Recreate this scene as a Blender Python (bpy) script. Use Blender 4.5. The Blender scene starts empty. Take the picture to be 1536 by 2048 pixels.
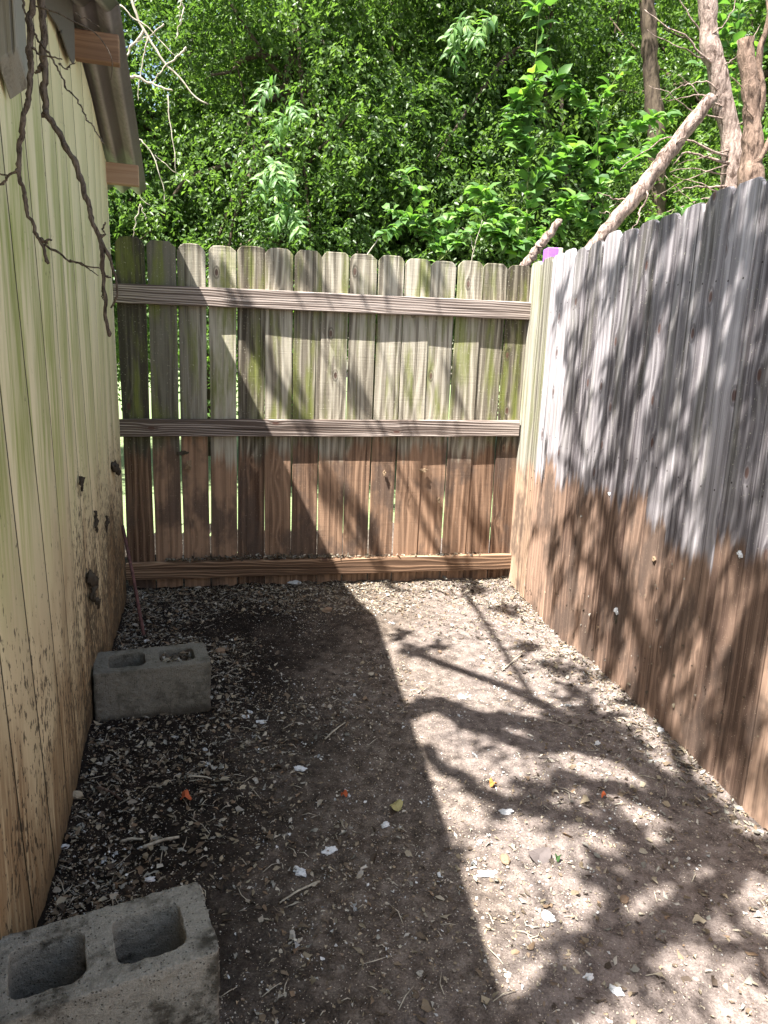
import bpy, bmesh, math, random
import numpy as np
from mathutils import Vector, Matrix

random.seed(7); rng = np.random.default_rng(11)
S = bpy.context.scene
COL = S.collection

# ------------------------------------------------------------ camera, world, sun, exposure
F, PITCH, ROLL, CAMH = 1379.5, 0.2042, 0.0387, 1.2438
fw = np.array([0, math.cos(PITCH), -math.sin(PITCH)])
rt0 = np.array([1.0, 0, 0]); up0 = np.cross(rt0, fw)
cr, sr = math.cos(ROLL), math.sin(ROLL)
RT = cr*rt0 + sr*up0; UP = -sr*rt0 + cr*up0
CAMP = np.array([0, 0, CAMH])
cam_d = bpy.data.cameras.new('camera'); cam = bpy.data.objects.new('camera', cam_d); COL.objects.link(cam)
cam.matrix_world = Matrix(((RT[0], UP[0], -fw[0], 0), (RT[1], UP[1], -fw[1], 0), (RT[2], UP[2], -fw[2], CAMH), (0, 0, 0, 1)))
cam_d.sensor_fit = 'VERTICAL'; cam_d.sensor_height = 36; cam_d.sensor_width = 27
cam_d.lens = F/2048*36; cam_d.clip_start = 0.02; cam_d.clip_end = 2000
S.camera = cam

SUN = Vector((0.38, 0.362, -1.0)).normalized()          # direction the light travels
W = bpy.data.worlds.new('World'); S.world = W; W.use_nodes = True
wn = W.node_tree; bg = wn.nodes['Background']
sky = wn.nodes.new('ShaderNodeTexSky'); sky.sky_type = 'NISHITA'; sky.sun_disc = False
sky.sun_elevation = math.asin(-SUN.z); sky.sun_rotation = math.atan2(-SUN.x, -SUN.y)
sky.dust_density = 1.5; sky.air_density = 1.0
wb = wn.nodes.new('ShaderNodeMix'); wb.data_type = 'RGBA'; wb.blend_type = 'MULTIPLY'; wb.inputs[0].default_value = 1.0
wb.inputs[7].default_value = (1.0, 0.92, 0.78, 1)            # camera white balance: warm
wn.links.new(sky.outputs[0], wb.inputs[6]); wn.links.new(wb.outputs[2], bg.inputs[0]); bg.inputs[1].default_value = 0.10
sl = bpy.data.lights.new('sun', 'SUN'); sl.energy = 5.0; sl.angle = math.radians(0.55); sl.color = (1.0, 0.955, 0.90)
so = bpy.data.objects.new('sun', sl); COL.objects.link(so)
so.rotation_euler = SUN.to_track_quat('-Z', 'Y').to_euler()
S.view_settings.view_transform = 'Standard'; S.view_settings.look = 'None'
S.view_settings.exposure = 2.15; S.view_settings.gamma = 1.0
try: S.cycles.max_bounces = 8; S.cycles.diffuse_bounces = 5; S.cycles.transmission_bounces = 6
except Exception: pass

# ------------------------------------------------------------ helpers
def ray(u, v):
    return (RT*(u-768) + UP*(1024-v))/F + fw
def at(u, v, Y):                                          # photo ray meets the plane y = Y
    d = ray(u, v); return CAMP + d*(Y/d[1])
def onz(u, v, z=0.0):
    d = ray(u, v); return CAMP + d*((z-CAMH)/d[2])

def link(o, parent=None):
    COL.objects.link(o)
    if parent: o.parent = parent
    return o
def mesh(name, V, Fc, mat=None, parent=None, smooth=False, attrs=None):
    """V: (n,3) array; Fc: list of lists or (m,k) array, or list of such arrays"""
    me = bpy.data.meshes.new(name)
    V = np.asarray(V, dtype=np.float32)
    blocks = Fc if (isinstance(Fc, list) and len(Fc) and isinstance(Fc[0], np.ndarray)) else None
    if blocks is None and isinstance(Fc, np.ndarray): blocks = [Fc]
    if blocks is not None:
        loops = np.concatenate([b.reshape(-1) for b in blocks]).astype(np.int32)
        tot = np.concatenate([np.full(len(b), b.shape[1]) for b in blocks]).astype(np.int32)
        start = np.concatenate([[0], np.cumsum(tot)[:-1]]).astype(np.int32)
        me.vertices.add(len(V)); me.vertices.foreach_set('co', V.reshape(-1))
        me.loops.add(len(loops)); me.loops.foreach_set('vertex_index', loops)
        me.polygons.add(len(tot)); me.polygons.foreach_set('loop_start', start)
        me.update(calc_edges=True)
    else:
        me.from_pydata(V.tolist(), [], Fc)
    if attrs:
        for k, a in attrs.items():
            a = np.asarray(a, dtype=np.float32)
            if a.ndim == 1:
                at_ = me.attributes.new(k, 'FLOAT', 'POINT'); at_.data.foreach_set('value', a)
            else:
                at_ = me.attributes.new(k, 'FLOAT_COLOR', 'POINT')
                at_.data.foreach_set('color', np.concatenate([a, np.ones((len(a), 1))], 1).astype(np.float32).reshape(-1))
    if smooth: me.polygons.foreach_set('use_smooth', [True]*len(me.polygons))
    if mat: me.materials.append(mat)
    me.validate()
    return link(bpy.data.objects.new(name, me), parent)
def bm_obj(name, bm, mat=None, parent=None, smooth=False):
    me = bpy.data.meshes.new(name); bmesh.ops.recalc_face_normals(bm, faces=bm.faces); bm.to_mesh(me); bm.free()
    if mat: me.materials.append(mat)
    if smooth: me.polygons.foreach_set('use_smooth', [True]*len(me.polygons))
    return link(bpy.data.objects.new(name, me), parent)
def empty(name, loc=(0, 0, 0), rz=0):
    o = bpy.data.objects.new(name, None); COL.objects.link(o); o.location = loc; o.rotation_euler = (0, 0, rz)
    o.empty_display_size = 0.1
    return o
def tag(o, label=None, cat=None, group=None, kind=None):
    if label: o['label'] = label
    if cat: o['category'] = cat
    if group: o['group'] = group
    if kind: o['kind'] = kind
    return o

# numpy value noise
_P = rng.random((64, 64, 64)).astype(np.float32)
def vnoise(x, y, z=0.0):
    x, y, z = np.broadcast_arrays(np.asarray(x, float), np.asarray(y, float), np.asarray(z, float))
    xi, yi, zi = np.floor(x).astype(int), np.floor(y).astype(int), np.floor(z).astype(int)
    fx, fy, fz = x-xi, y-yi, z-zi
    fx = fx*fx*(3-2*fx); fy = fy*fy*(3-2*fy); fz = fz*fz*(3-2*fz)
    r = 0
    for a in (0, 1):
        for b in (0, 1):
            for c in (0, 1):
                w = (fx if a else 1-fx)*(fy if b else 1-fy)*(fz if c else 1-fz)
                r = r + w*_P[(xi+a) % 64, (yi+b) % 64, (zi+c) % 64]
    return r
def smooth01(a, b, x):
    t = np.clip((x-a)/(b-a), 0, 1); return t*t*(3-2*t)

# tubes along polylines (numpy). paths: list of (pts, radii)
def tubes(paths, k=7, wob=0.0, seed=0):
    r_ = np.random.default_rng(seed); VV = []; FF = []; off = 0
    for pts, rad in paths:
        P = np.asarray(pts, float); n = len(P)
        rad = np.broadcast_to(np.asarray(rad, float), (n,)) if np.ndim(rad) else np.full(n, rad)
        T = np.gradient(P, axis=0); T /= np.linalg.norm(T, axis=1)[:, None]+1e-9
        ref = np.array([0, 0, 1.0]) if abs(T[0][2]) < .9 else np.array([1.0, 0, 0])
        for i in range(n):
            a = np.cross(T[i], ref); a /= np.linalg.norm(a)+1e-9; b = np.cross(T[i], a)
            ref = -np.cross(T[i], a) if False else ref
            th = np.linspace(0, 2*np.pi, k, endpoint=False)
            rr = rad[i]*(1+wob*(r_.random(k)-.5))
            VV.append(P[i]+np.outer(np.cos(th)*rr, a)+np.outer(np.sin(th)*rr, b))
        for i in range(n-1):
            for j in range(k):
                FF.append((off+i*k+j, off+i*k+(j+1) % k, off+(i+1)*k+(j+1) % k, off+(i+1)*k+j))
        VV.append(P[[0, -1]]); c0 = off+n*k
        for j in range(k):
            FF.append((c0, off+(j+1) % k, off+j, c0)); FF.append((c0+1, off+(n-1)*k+j, off+(n-1)*k+(j+1) % k, c0+1))
        off += n*k+2
    V = np.concatenate(VV); 
    Fq = np.array([f for f in FF if f[0] != f[3]], dtype=int).reshape(-1, 4)
    Ft = np.array([f[:3] for f in FF if f[0] == f[3]], dtype=int).reshape(-1, 3)
    return V, [Fq, Ft]
def smooth_path(pts, n=24, wob=0.0, seed=0):
    P = np.asarray(pts, float); d = np.r_[0, np.cumsum(np.linalg.norm(np.diff(P, axis=0), axis=1))]
    t = np.linspace(0, d[-1], n)
    Q = np.stack([np.interp(t, d, P[:, i]) for i in range(P.shape[1])], 1)
    for _ in range(2): Q[1:-1] = (Q[:-2]+2*Q[1:-1]+Q[2:])/4
    if wob:
        r_ = np.random.default_rng(seed)
        w = r_.normal(size=Q.shape)*wob; w[0] = 0; w[:, 3:] = 0
        w = (w+np.roll(w, 1, 0)+np.roll(w, -1, 0))/2; w[0] = 0; w[-1] *= .5; Q = Q+w
    return Q
def box_bm(bm, c, s, rot=None):
    r = bmesh.ops.create_cube(bm, size=1.0)['verts']
    bmesh.ops.scale(bm, vec=s, verts=r)
    if rot is not None: bmesh.ops.rotate(bm, cent=(0, 0, 0), matrix=rot, verts=r)
    bmesh.ops.translate(bm, vec=c, verts=r); return r

# ------------------------------------------------------------ node DSL
class G:
    def __init__(s, name):
        s.m = bpy.data.materials.new(name); s.m.use_nodes = True; s.t = s.m.node_tree
        s.b = s.t.nodes['Principled BSDF']; s.out = s.t.nodes['Material Output']
    def set(s, sock, v):
        if isinstance(v, bpy.types.NodeSocket): s.t.links.new(v, sock)
        elif v is not None:
            if sock.type == 'RGBA' and not hasattr(v, '__len__'): v = (v, v, v, 1)
            if sock.type == 'RGBA' and len(v) == 3: v = (*v, 1)
            if sock.type == 'VECTOR' and not hasattr(v, '__len__'): v = (v, v, v)
            sock.default_value = v
    def n(s, typ, **p):
        nd = s.t.nodes.new('ShaderNode'+typ)
        for k, v in p.items(): setattr(nd, k, v)
        return nd
    def math(s, op, a, b=0.0, c=None, clamp=False):
        nd = s.n('Math', operation=op, use_clamp=clamp); s.set(nd.inputs[0], a); s.set(nd.inputs[1], b)
        if c is not None: s.set(nd.inputs[2], c)
        return nd.outputs[0]
    def add(s, a, b): return s.math('ADD', a, b)
    def mul(s, a, b): return s.math('MULTIPLY', a, b)
    def sub(s, a, b): return s.math('SUBTRACT', a, b)
    def step(s, v, a, b):                                   # smoothstep a->b : 0->1
        nd = s.n('MapRange', interpolation_type='SMOOTHSTEP'); s.set(nd.inputs[0], v)
        if a <= b: s.set(nd.inputs[1], a); s.set(nd.inputs[2], b); s.set(nd.inputs[3], 0.0); s.set(nd.inputs[4], 1.0)
        else: s.set(nd.inputs[1], b); s.set(nd.inputs[2], a); s.set(nd.inputs[3], 1.0); s.set(nd.inputs[4], 0.0)
        return nd.outputs[0]
    def mix(s, f, a, b, mode='MIX'):
        nd = s.n('Mix', data_type='RGBA', blend_type=mode); s.set(nd.inputs[0], f); s.set(nd.inputs[6], a); s.set(nd.inputs[7], b)
        return nd.outputs[2]
    def xyz(s, x, y, z):
        nd = s.n('CombineXYZ'); s.set(nd.inputs[0], x); s.set(nd.inputs[1], y); s.set(nd.inputs[2], z); return nd.outputs[0]
    def sep(s, v):
        nd = s.n('SeparateXYZ'); s.set(nd.inputs[0], v); return nd.outputs
    def noise(s, vec, scale=1.0, detail=3.0, rough=0.55, dist=0.0):
        nd = s.n('TexNoise'); s.set(nd.inputs['Vector'], vec); nd.inputs['Scale'].default_value = scale
        nd.inputs['Detail'].default_value = detail; nd.inputs['Roughness'].default_value = rough; nd.inputs['Distortion'].default_value = dist
        return nd.outputs[0]
    def vor(s, vec, scale=1.0, dims='3D', feature='F1'):
        nd = s.n('TexVoronoi', voronoi_dimensions=dims, feature=feature); s.set(nd.inputs['Vector'], vec); nd.inputs['Scale'].default_value = scale
        return nd.outputs
    def ramp(s, f, stops):
        nd = s.n('ValToRGB'); s.set(nd.inputs[0], f); e = nd.color_ramp.elements
        while len(e) < len(stops): e.new(0.5)
        for i, (p, c) in enumerate(stops): e[i].position = p; e[i].color = (*c, 1) if len(c) == 3 else c
        return nd.outputs[0]
    def bump(s, h, strength=0.5, dist=0.01, normal=None):
        nd = s.n('Bump'); nd.inputs['Strength'].default_value = strength; nd.inputs['Distance'].default_value = dist
        s.set(nd.inputs['Height'], h)
        if normal: s.set(nd.inputs['Normal'], normal)
        return nd.outputs[0]
    def obj(s): return s.n('TexCoord').outputs['Object']
    def pos(s): return s.n('NewGeometry').outputs['Position']
    def rnd(s): return s.n('ObjectInfo').outputs['Random']
    def attr(s, name): return s.n('Attribute', attribute_name=name).outputs
    def fin(s, col, rough=0.85, nrm=None, spec=0.3):
        s.set(s.b.inputs['Base Color'], col); s.set(s.b.inputs['Roughness'], rough); s.set(s.b.inputs['Specular IOR Level'], spec)
        if nrm: s.set(s.b.inputs['Normal'], nrm)
        return s.m

def wood(name, light, mid, dark, algae=0.0, stain=None, along='z', knots=0.36, ringf=26.0, contrast=1.0, bumpd=0.004, saw=0.0, wavy=3.4, left_shade=0.0, nails=False, calm=1.0, sw=.72):
    g = G(name); x, y, z = g.sep(g.obj())
    if along == 'x': x, z = z, x
    r = g.rnd(); r2 = g.math('FRACT', g.mul(r, 17.3)); r3 = g.math('FRACT', g.mul(r, 91.7))
    X = g.add(x, g.mul(r, 7.0)); Z = g.add(z, g.mul(r2, 13.0))
    low = g.noise(g.xyz(g.mul(X, 7.0), g.mul(y, 6.0), g.mul(Z, 1.3)), 1.0, 2.0, .5)
    vo = g.vor(g.xyz(g.mul(X, 6.5), g.mul(Z, 3.2), 0.0), 1.0, '2D')
    keep = g.math('LESS_THAN', g.sep(vo[1])[0], knots)
    d = vo[0]
    infl = g.mul(g.math('EXPONENT', g.mul(d, -7.5)), keep)
    gcoord = g.add(g.add(g.mul(X, ringf), g.mul(low, wavy)), g.mul(infl, 1.3))
    rings = g.math('SINE', g.mul(gcoord, 6.283))
    rings = g.math('MULTIPLY_ADD', rings, .5, .5)
    ringm = g.math('POWER', rings, 2.2)
    fibre = g.noise(g.xyz(g.mul(X, 260.0), g.mul(y, 200.0), g.mul(Z, 3.0)), 1.0, 3.0, .6)
    streak = g.noise(g.xyz(g.mul(X, 55.0*calm), g.mul(y, 20.0), g.mul(Z, .8)), 1.0, 4.0, .6)
    broad = g.noise(g.xyz(g.mul(X, 9.0), y, g.mul(Z, .8)), 1.0, 3.0, .55)
    crack = g.step(g.noise(g.xyz(g.mul(X, 75.0), g.mul(y, 10.0), g.mul(Z, .6)), 1.0, 2.0, .5), .34-(1-calm)*.08, .26-(1-calm)*.08)
    tone = g.add(g.add(g.mul(ringm, .17), g.mul(fibre, .42)), g.add(g.mul(streak, sw), g.mul(broad, .38)))
    if sw < .5:
        blot = g.noise(g.xyz(g.mul(X, 9.0), r, g.mul(Z, 3.5)), 1.0, 4.0, .6); thin = g.step(g.noise(g.xyz(g.mul(X, 150.0), g.mul(y, 9.0), g.mul(Z, .9)), 1.0, 3.0, .6), .56, .66)
        tone = g.add(tone, g.sub(g.add(g.mul(g.sub(blot, .5), .42), (.72-sw)*.5), g.mul(thin, .16)))
    tone = g.add(g.math('MULTIPLY_ADD', g.sub(tone, .84), 1.9*contrast, .5), g.mul(g.sub(r3, .5), .6))
    col = g.ramp(tone, [(0.1, dark), (0.48, mid), (0.85, light)])
    if left_shade:
        qx = g.sep(g.pos())[0]; mm = g.mul(g.step(g.add(qx, g.mul(g.sub(streak, .5), .25)), -.88, -1.12), left_shade)  # shade painted into the colour of the leftmost boards
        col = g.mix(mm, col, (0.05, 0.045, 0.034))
    # algae
    if algae:
        px, py, pz = g.sep(g.pos())
        am = g.noise(g.xyz(g.mul(X, 14.0), r, g.mul(Z, 2.2)), 1.0, 4.0, .6)
        am = g.mul(g.step(am, .46, .68), algae)
        am = g.mul(am, g.math('MULTIPLY_ADD', g.step(pz, .78, 1.0), .85, .15))
        col = g.mix(am, col, g.mix(fibre, (0.085, 0.10, 0.02), (0.23, 0.255, 0.065)))
        sp = g.step(g.noise(g.xyz(px, py, pz), 130.0, 2.0, .6), .66, .72)
        col = g.mix(g.mul(sp, .55), col, (0.50, 0.49, 0.38))
    rim = g.mul(g.step(g.math('ABSOLUTE', g.sub(d, .09)), .028, .01), keep)
    kn = g.mul(g.step(d, .075, .04), keep)
    col = g.mix(g.mul(kn, .85), col, (0.085, 0.045, 0.035)); col = g.mix(g.mul(rim, .55), col, dark)
    col = g.mix(g.mul(crack, .75), col, tuple(c*.30 for c in dark))
    if nails:
        nz = g.add(z, g.mul(r2, .05)); dx = g.sub(g.math('ABSOLUTE', g.add(x, g.mul(g.sub(r3, .5), .01))), .036)
        for zr in (.22, .95, 1.60):
            dz = g.sub(nz, zr); dd = g.math('SQRT', g.add(g.mul(dx, dx), g.mul(dz, dz)))
            col = g.mix(g.mul(g.step(dd, .0042, .0028), .9), col, (0.03, 0.02, 0.018))
    if stain:
        px, py, pz = g.sep(g.pos())
        th, soft, scol, sdark = stain
        wob = g.noise(g.xyz(g.mul(X, 26.0), r, g.mul(Z, 1.5)), 1.0, 3.0, .6)
        big = g.noise(g.xyz(g.mul(px, 2.5), g.mul(py, 2.5), 3.0), 1.0, 2.0, .5)
        lev = g.add(g.add(g.add(pz, g.mul(g.sub(r2, .5), .13)), g.mul(g.sub(wob, .5), .30)), g.mul(g.sub(big, .5), .22))
        if callable(th): lev = g.sub(lev, th(g, px, py)); sm = g.step(lev, soft, -soft)
        else: sm = g.step(lev, th+soft, th-soft)
        sc = g.ramp(tone, [(0.08, sdark), (0.5, tuple((a+b)/2 for a, b in zip(scol, sdark))), (0.9, scol)])
        patch = g.noise(g.xyz(g.mul(px, 5.0), g.mul(py, 5.0), g.mul(pz, 3.0)), 1.0, 4.0, .65)
        sc = g.mix(g.mul(g.step(patch, .46, .62), .75), sc, (0.085, 0.062, 0.05))
        col = g.mix(sm, col, sc)
        sp = g.mul(g.step(g.noise(g.xyz(px, py, pz), 210.0, 2.0, .6), .67, .74), sm)
        col = g.mix(sp, col, (0.42, 0.34, 0.25))
    hgt = g.add(g.add(g.mul(rings, .35), g.mul(fibre, .5)), g.mul(crack, -1.4))
    hgt = g.add(hgt, g.mul(streak, .6 if sw > .5 else .15))
    if saw: hgt = g.add(hgt, g.mul(g.noise(g.xyz(g.mul(X, 4.0), y, g.mul(Z, 260.0)), 1.0, 1.0, .5), saw))
    return g.fin(col, 0.9, g.bump(hgt, .8, bumpd), .15)

M = {}
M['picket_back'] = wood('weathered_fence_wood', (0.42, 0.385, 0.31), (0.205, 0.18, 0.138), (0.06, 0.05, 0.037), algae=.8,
                        stain=(.79, .05, (0.34, 0.215, 0.14), (0.07, 0.04, 0.026)), saw=.35, left_shade=.7)
M['picket_right'] = wood('silver_fence_wood', (0.47, 0.445, 0.46), (0.29, 0.27, 0.28), (0.085, 0.075, 0.08), algae=.10, contrast=.72, nails=True, calm=.9, wavy=2.4, sw=.28, bumpd=.0025,
                         stain=(lambda g, px, py: g.sub(.74, g.mul(g.mul(g.step(py, 2.62, 2.4), g.step(py, 1.75, 2.1)), .05)), .03, (0.40, 0.27, 0.195), (0.095, 0.06, 0.045)), knots=.62)
M['picket_corner'] = wood('mossy_fence_wood', (0.38, 0.36, 0.30), (0.22, 0.21, 0.165), (0.08, 0.07, 0.055), algae=.4,
                         stain=(.74, .035, (0.50, 0.36, 0.25), (0.18, 0.115, 0.08)))
M['rail'] = wood('weathered_rail_wood', (0.60, 0.53, 0.48), (0.42, 0.355, 0.315), (0.10, 0.075, 0.062), along='x', contrast=.95, ringf=75, bumpd=.003, wavy=5.0)
M['rail_low'] = wood('stained_rail_wood', (0.46, 0.32, 0.21), (0.30, 0.19, 0.12), (0.10, 0.06, 0.038), along='x', contrast=1.1, ringf=60, bumpd=.004, wavy=6.0)
M['purlin'] = wood('bare_pine', (0.40, 0.27, 0.18), (0.31, 0.195, 0.125), (0.17, 0.10, 0.065), along='x', ringf=40, contrast=.6, bumpd=.002)
M['grey_board'] = wood('grey_board_wood', (0.26, 0.25, 0.21), (0.18, 0.17, 0.14), (0.07, 0.065, 0.055), along='z', ringf=50, bumpd=.004)

def siding_mat():
    g = G('painted_siding'); x, y, z = g.sep(g.obj()); px, py, pz = g.sep(g.pos())
    fine = g.noise(g.xyz(g.mul(py, 120.0), px, g.mul(pz, 5.0)), 1.0, 3.0, .6)
    col = g.mix(fine, (0.65, 0.575, 0.34), (0.76, 0.69, 0.46))
    # lower wall is tanner
    wv = g.noise(g.xyz(g.mul(py, 3.0), 0.0, g.mul(pz, 1.5)), 1.0, 3.0, .6)
    lo = g.step(g.add(pz, g.mul(g.sub(wv, .5), .6)), 1.05, .55)
    col = g.mix(lo, col, g.mix(fine, (0.53, 0.43, 0.255), (0.64, 0.54, 0.35)))
    # vertical algae streaks
    st = g.noise(g.xyz(g.mul(py, 9.0), 0.0, g.mul(pz, .9)), 1.0, 4.0, .62)
    band = g.mul(g.step(pz, .55, 1.1), g.step(pz, 2.15, 1.55))
    near = g.math('MULTIPLY_ADD', g.step(py, 3.0, 1.5), .5, .5)
    alg = g.mul(g.mul(g.step(st, .40, .56), band), near)
    fs = g.noise(g.xyz(g.mul(py, 60.0), 0.0, g.mul(pz, 3.0)), 1.0, 3.0, .6)
    alg = g.mul(alg, g.step(fs, .22, .62))
    col = g.mix(g.mul(alg, .9), col, (0.255, 0.30, 0.055))
    # mud washes
    mw = g.noise(g.xyz(g.mul(py, 4.2), 2.0, g.mul(pz, 1.8)), 1.0, 4.0, .6)
    mlev = g.step(g.add(pz, g.mul(g.sub(mw, .5), 1.9)), .66, .24)
    col = g.mix(g.mul(g.mul(mlev, g.step(fs, .2, .6)), .85), col, (0.19, 0.105, 0.045))
    # rust streaks high up
    # black mould specks, elongated
    v1 = g.noise(g.xyz(g.mul(py, 62.0), 0.0, g.mul(pz, 30.0)), 1.0, 3.0, .65)
    den = g.noise(g.xyz(g.mul(py, 5.0), 1.0, g.mul(pz, 3.0)), 1.0, 3.0, .6)
    dm = g.add(g.mul(g.step(pz, 1.0, .35), .13), g.mul(g.mul(g.step(py, 1.7, 2.3), g.step(pz, 1.1, .8)), .085))
    sp = g.step(g.add(v1, g.add(dm, g.mul(g.sub(den, .5), .42))), .685, .72)
    col = g.mix(g.mul(sp, .85), col, (0.045, 0.032, 0.02))
    # splash dirt at the foot
    foot = g.step(g.add(pz, g.mul(g.sub(mw, .5), .25)), .12, .0)
    col = g.mix(g.mul(foot, .7), col, (0.10, 0.07, 0.04))
    cl_ = g.noise(g.xyz(g.mul(py, 16.0), 4.0, g.mul(pz, 7.0)), 1.0, 5.0, .75); smr = g.mul(g.mul(g.step(cl_, .56, .66), g.mul(g.step(py, 1.6, 2.2), g.step(pz, 1.0, .75))), .8)
    col = g.mix(smr, col, (0.085, 0.05, 0.024))
    # grooves coloured darker than the boards
    gr = g.attr('groove')[2]
    col = g.mix(gr, col, (0.035, 0.03, 0.018))
    nb = g.noise(g.xyz(g.mul(py, 90.0), px, g.mul(pz, 9.0)), 1.0, 3.0, .6)
    return g.fin(col, .65, g.bump(nb, .35, .003), .3)
M['siding'] = siding_mat()

def bark_mat(name, light, dark, scale=30.0, d=.01):
    g = G(name); p = g.obj(); x, y, z = g.sep(p)
    n = g.noise(g.xyz(x, y, g.mul(z, .35)), scale, 5.0, .7, .6); n2 = g.noise(p, 6.0, 3.0, .5)
    col = g.ramp(g.add(g.mul(n, .8), g.mul(n2, .25)), [(.40, dark), (.60, light)])
    return g.fin(col, .9, g.bump(n, .9, d), .15)
M['bark_pink'] = bark_mat('pale_pink_bark', (0.40, 0.31, 0.265), (0.07, 0.045, 0.035), 46, .02)
M['bark_dark'] = bark_mat('dark_bark', (0.11, 0.085, 0.06), (0.035, 0.026, 0.02), 22)
M['bark_brown'] = bark_mat('brown_bark', (0.27, 0.19, 0.145), (0.05, 0.032, 0.024), 40, .02)
M['twig_dark'] = bark_mat('dark_twig_bark', (0.16, 0.125, 0.095), (0.035, 0.025, 0.018), 160, .003)
M['twig_pale'] = bark_mat('pale_dry_twig', (0.46, 0.42, 0.34), (0.24, 0.21, 0.16), 50, .002)
M['vine'] = bark_mat('green_stem', (0.20, 0.24, 0.09), (0.10, 0.13, 0.05), 60, .001)

def leaf_mat(name, a, b, c, trans=.42, rough=.38):
    g = G(name); r = g.attr('rnd')[2]
    col = g.ramp(r, [(0.0, a), (0.55, b), (1.0, c)])
    g.set(g.b.inputs['Base Color'], col); g.b.inputs['Roughness'].default_value = rough
    g.b.inputs['Specular IOR Level'].default_value = .45
    tr = g.n('BsdfTranslucent'); g.set(tr.inputs[0], g.mix(1.0, col, (1.25, 1.45, .55, 1), 'MULTIPLY'))
    mx = g.n('MixShader'); mx.inputs[0].default_value = trans
    g.t.links.new(g.b.outputs[0], mx.inputs[1]); g.t.links.new(tr.outputs[0], mx.inputs[2]); g.t.links.new(mx.outputs[0], g.out.inputs[0])
    return g.m
M['leaf_deep'] = leaf_mat('deep_green_leaves', (0.052, 0.095, 0.032), (0.095, 0.162, 0.050), (0.165, 0.245, 0.075), .5, .42)
M['leaf_mid'] = leaf_mat('mid_green_leaves', (0.06, 0.112, 0.036), (0.108, 0.182, 0.055), (0.18, 0.265, 0.08), .5, .42)
M['leaf_far'] = leaf_mat('sunny_green_leaves', (0.11, 0.17, 0.05), (0.18, 0.26, 0.08), (0.27, 0.36, 0.13), .5, .45)
M['leaf_dense'] = leaf_mat('overhead_leaves', (0.03, 0.06, 0.02), (0.05, 0.09, 0.03), (0.08, 0.13, 0.04), .12, .5)
M['leaf_bright'] = leaf_mat('fresh_green_leaves', (0.07, 0.15, 0.05), (0.125, 0.245, 0.065), (0.22, 0.35, 0.085), .45, .5)

# ------------------------------------------------------------ ground
DW = np.array([-0.28045, 1.0]); WB = np.array([-1.3778, 3.6])       # shed wall line in plan: x = WB.x + (3.6-y)*.28045
def wall_x(y): return -1.3778 + (3.6-y)*0.28045
FA = np.array([-1.3772, 3.5842]); FB = np.array([0.7773, 4.001]); FC = np.array([1.2281, 1.3])
def fright_x(y): return FB[0] + (FB[1]-y)*(FC[0]-FB[0])/(FB[1]-FC[1])
def fback_y(x): return FA[1] + (x-FA[0])*(FB[1]-FA[1])/(FB[0]-FA[0])

def gh(x, y):
    x = np.asarray(x, float); y = np.asarray(y, float)
    h = (vnoise(x*2.2+5, y*2.2+9)-.5)*.045 + (vnoise(x*7+1, y*7+3, 5)-.5)*.016
    inside = smooth01(-2.2, -1.8, x)*smooth01(2.0, 1.6, x)*smooth01(6, 5, y)*smooth01(-1.5, -.8, y)
    f = (vnoise(x*26, y*26, 2)-.5)*.011 + (vnoise(x*70, y*70, 7)-.5)*.006 + (vnoise(x*150, y*150, 9)-.5)*.003
    left = smooth01(.3, -.6, x)
    h = h + f*inside*(.75+.7*left)
    # litter banked against the fences and the wall
    db = fback_y(x)-y; dr = fright_x(y)-x; dl = x-wall_x(y)
    h = h + inside*(.045*np.exp(-np.clip(db, 0, 9)/.16) + .02*np.exp(-np.clip(dr, 0, 9)/.08) + .02*np.exp(-np.clip(dl, 0, 9)/.08))
    return h - .012
xs = np.r_[np.array([-400, -120, -40, -15, -8, -5, -3.5, -2.4]), np.arange(-1.6, 1.7, .0085), np.array([2.2, 3, 4, 6, 9, 16, 40, 120, 400])]
ys = np.r_[np.array([-400, -100, -30, -10, -4, -1.5, -.5, 0, .3]), np.arange(.6, 4.15, .0085), np.array([4.4, 4.8, 5.4, 6.2, 7.5, 9, 12, 18, 40, 120, 500])]
XX, YY = np.meshgrid(xs, ys); ZZ = gh(XX, YY)
far = np.maximum(np.abs(XX), np.abs(YY)) > 12; ZZ = np.where(far, -.02, ZZ)
nx, ny = len(xs), len(ys); idx = np.arange(nx*ny).reshape(ny, nx)
GF = np.stack([idx[:-1, :-1], idx[:-1, 1:], idx[1:, 1:], idx[1:, :-1]], -1).reshape(-1, 4)
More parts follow.
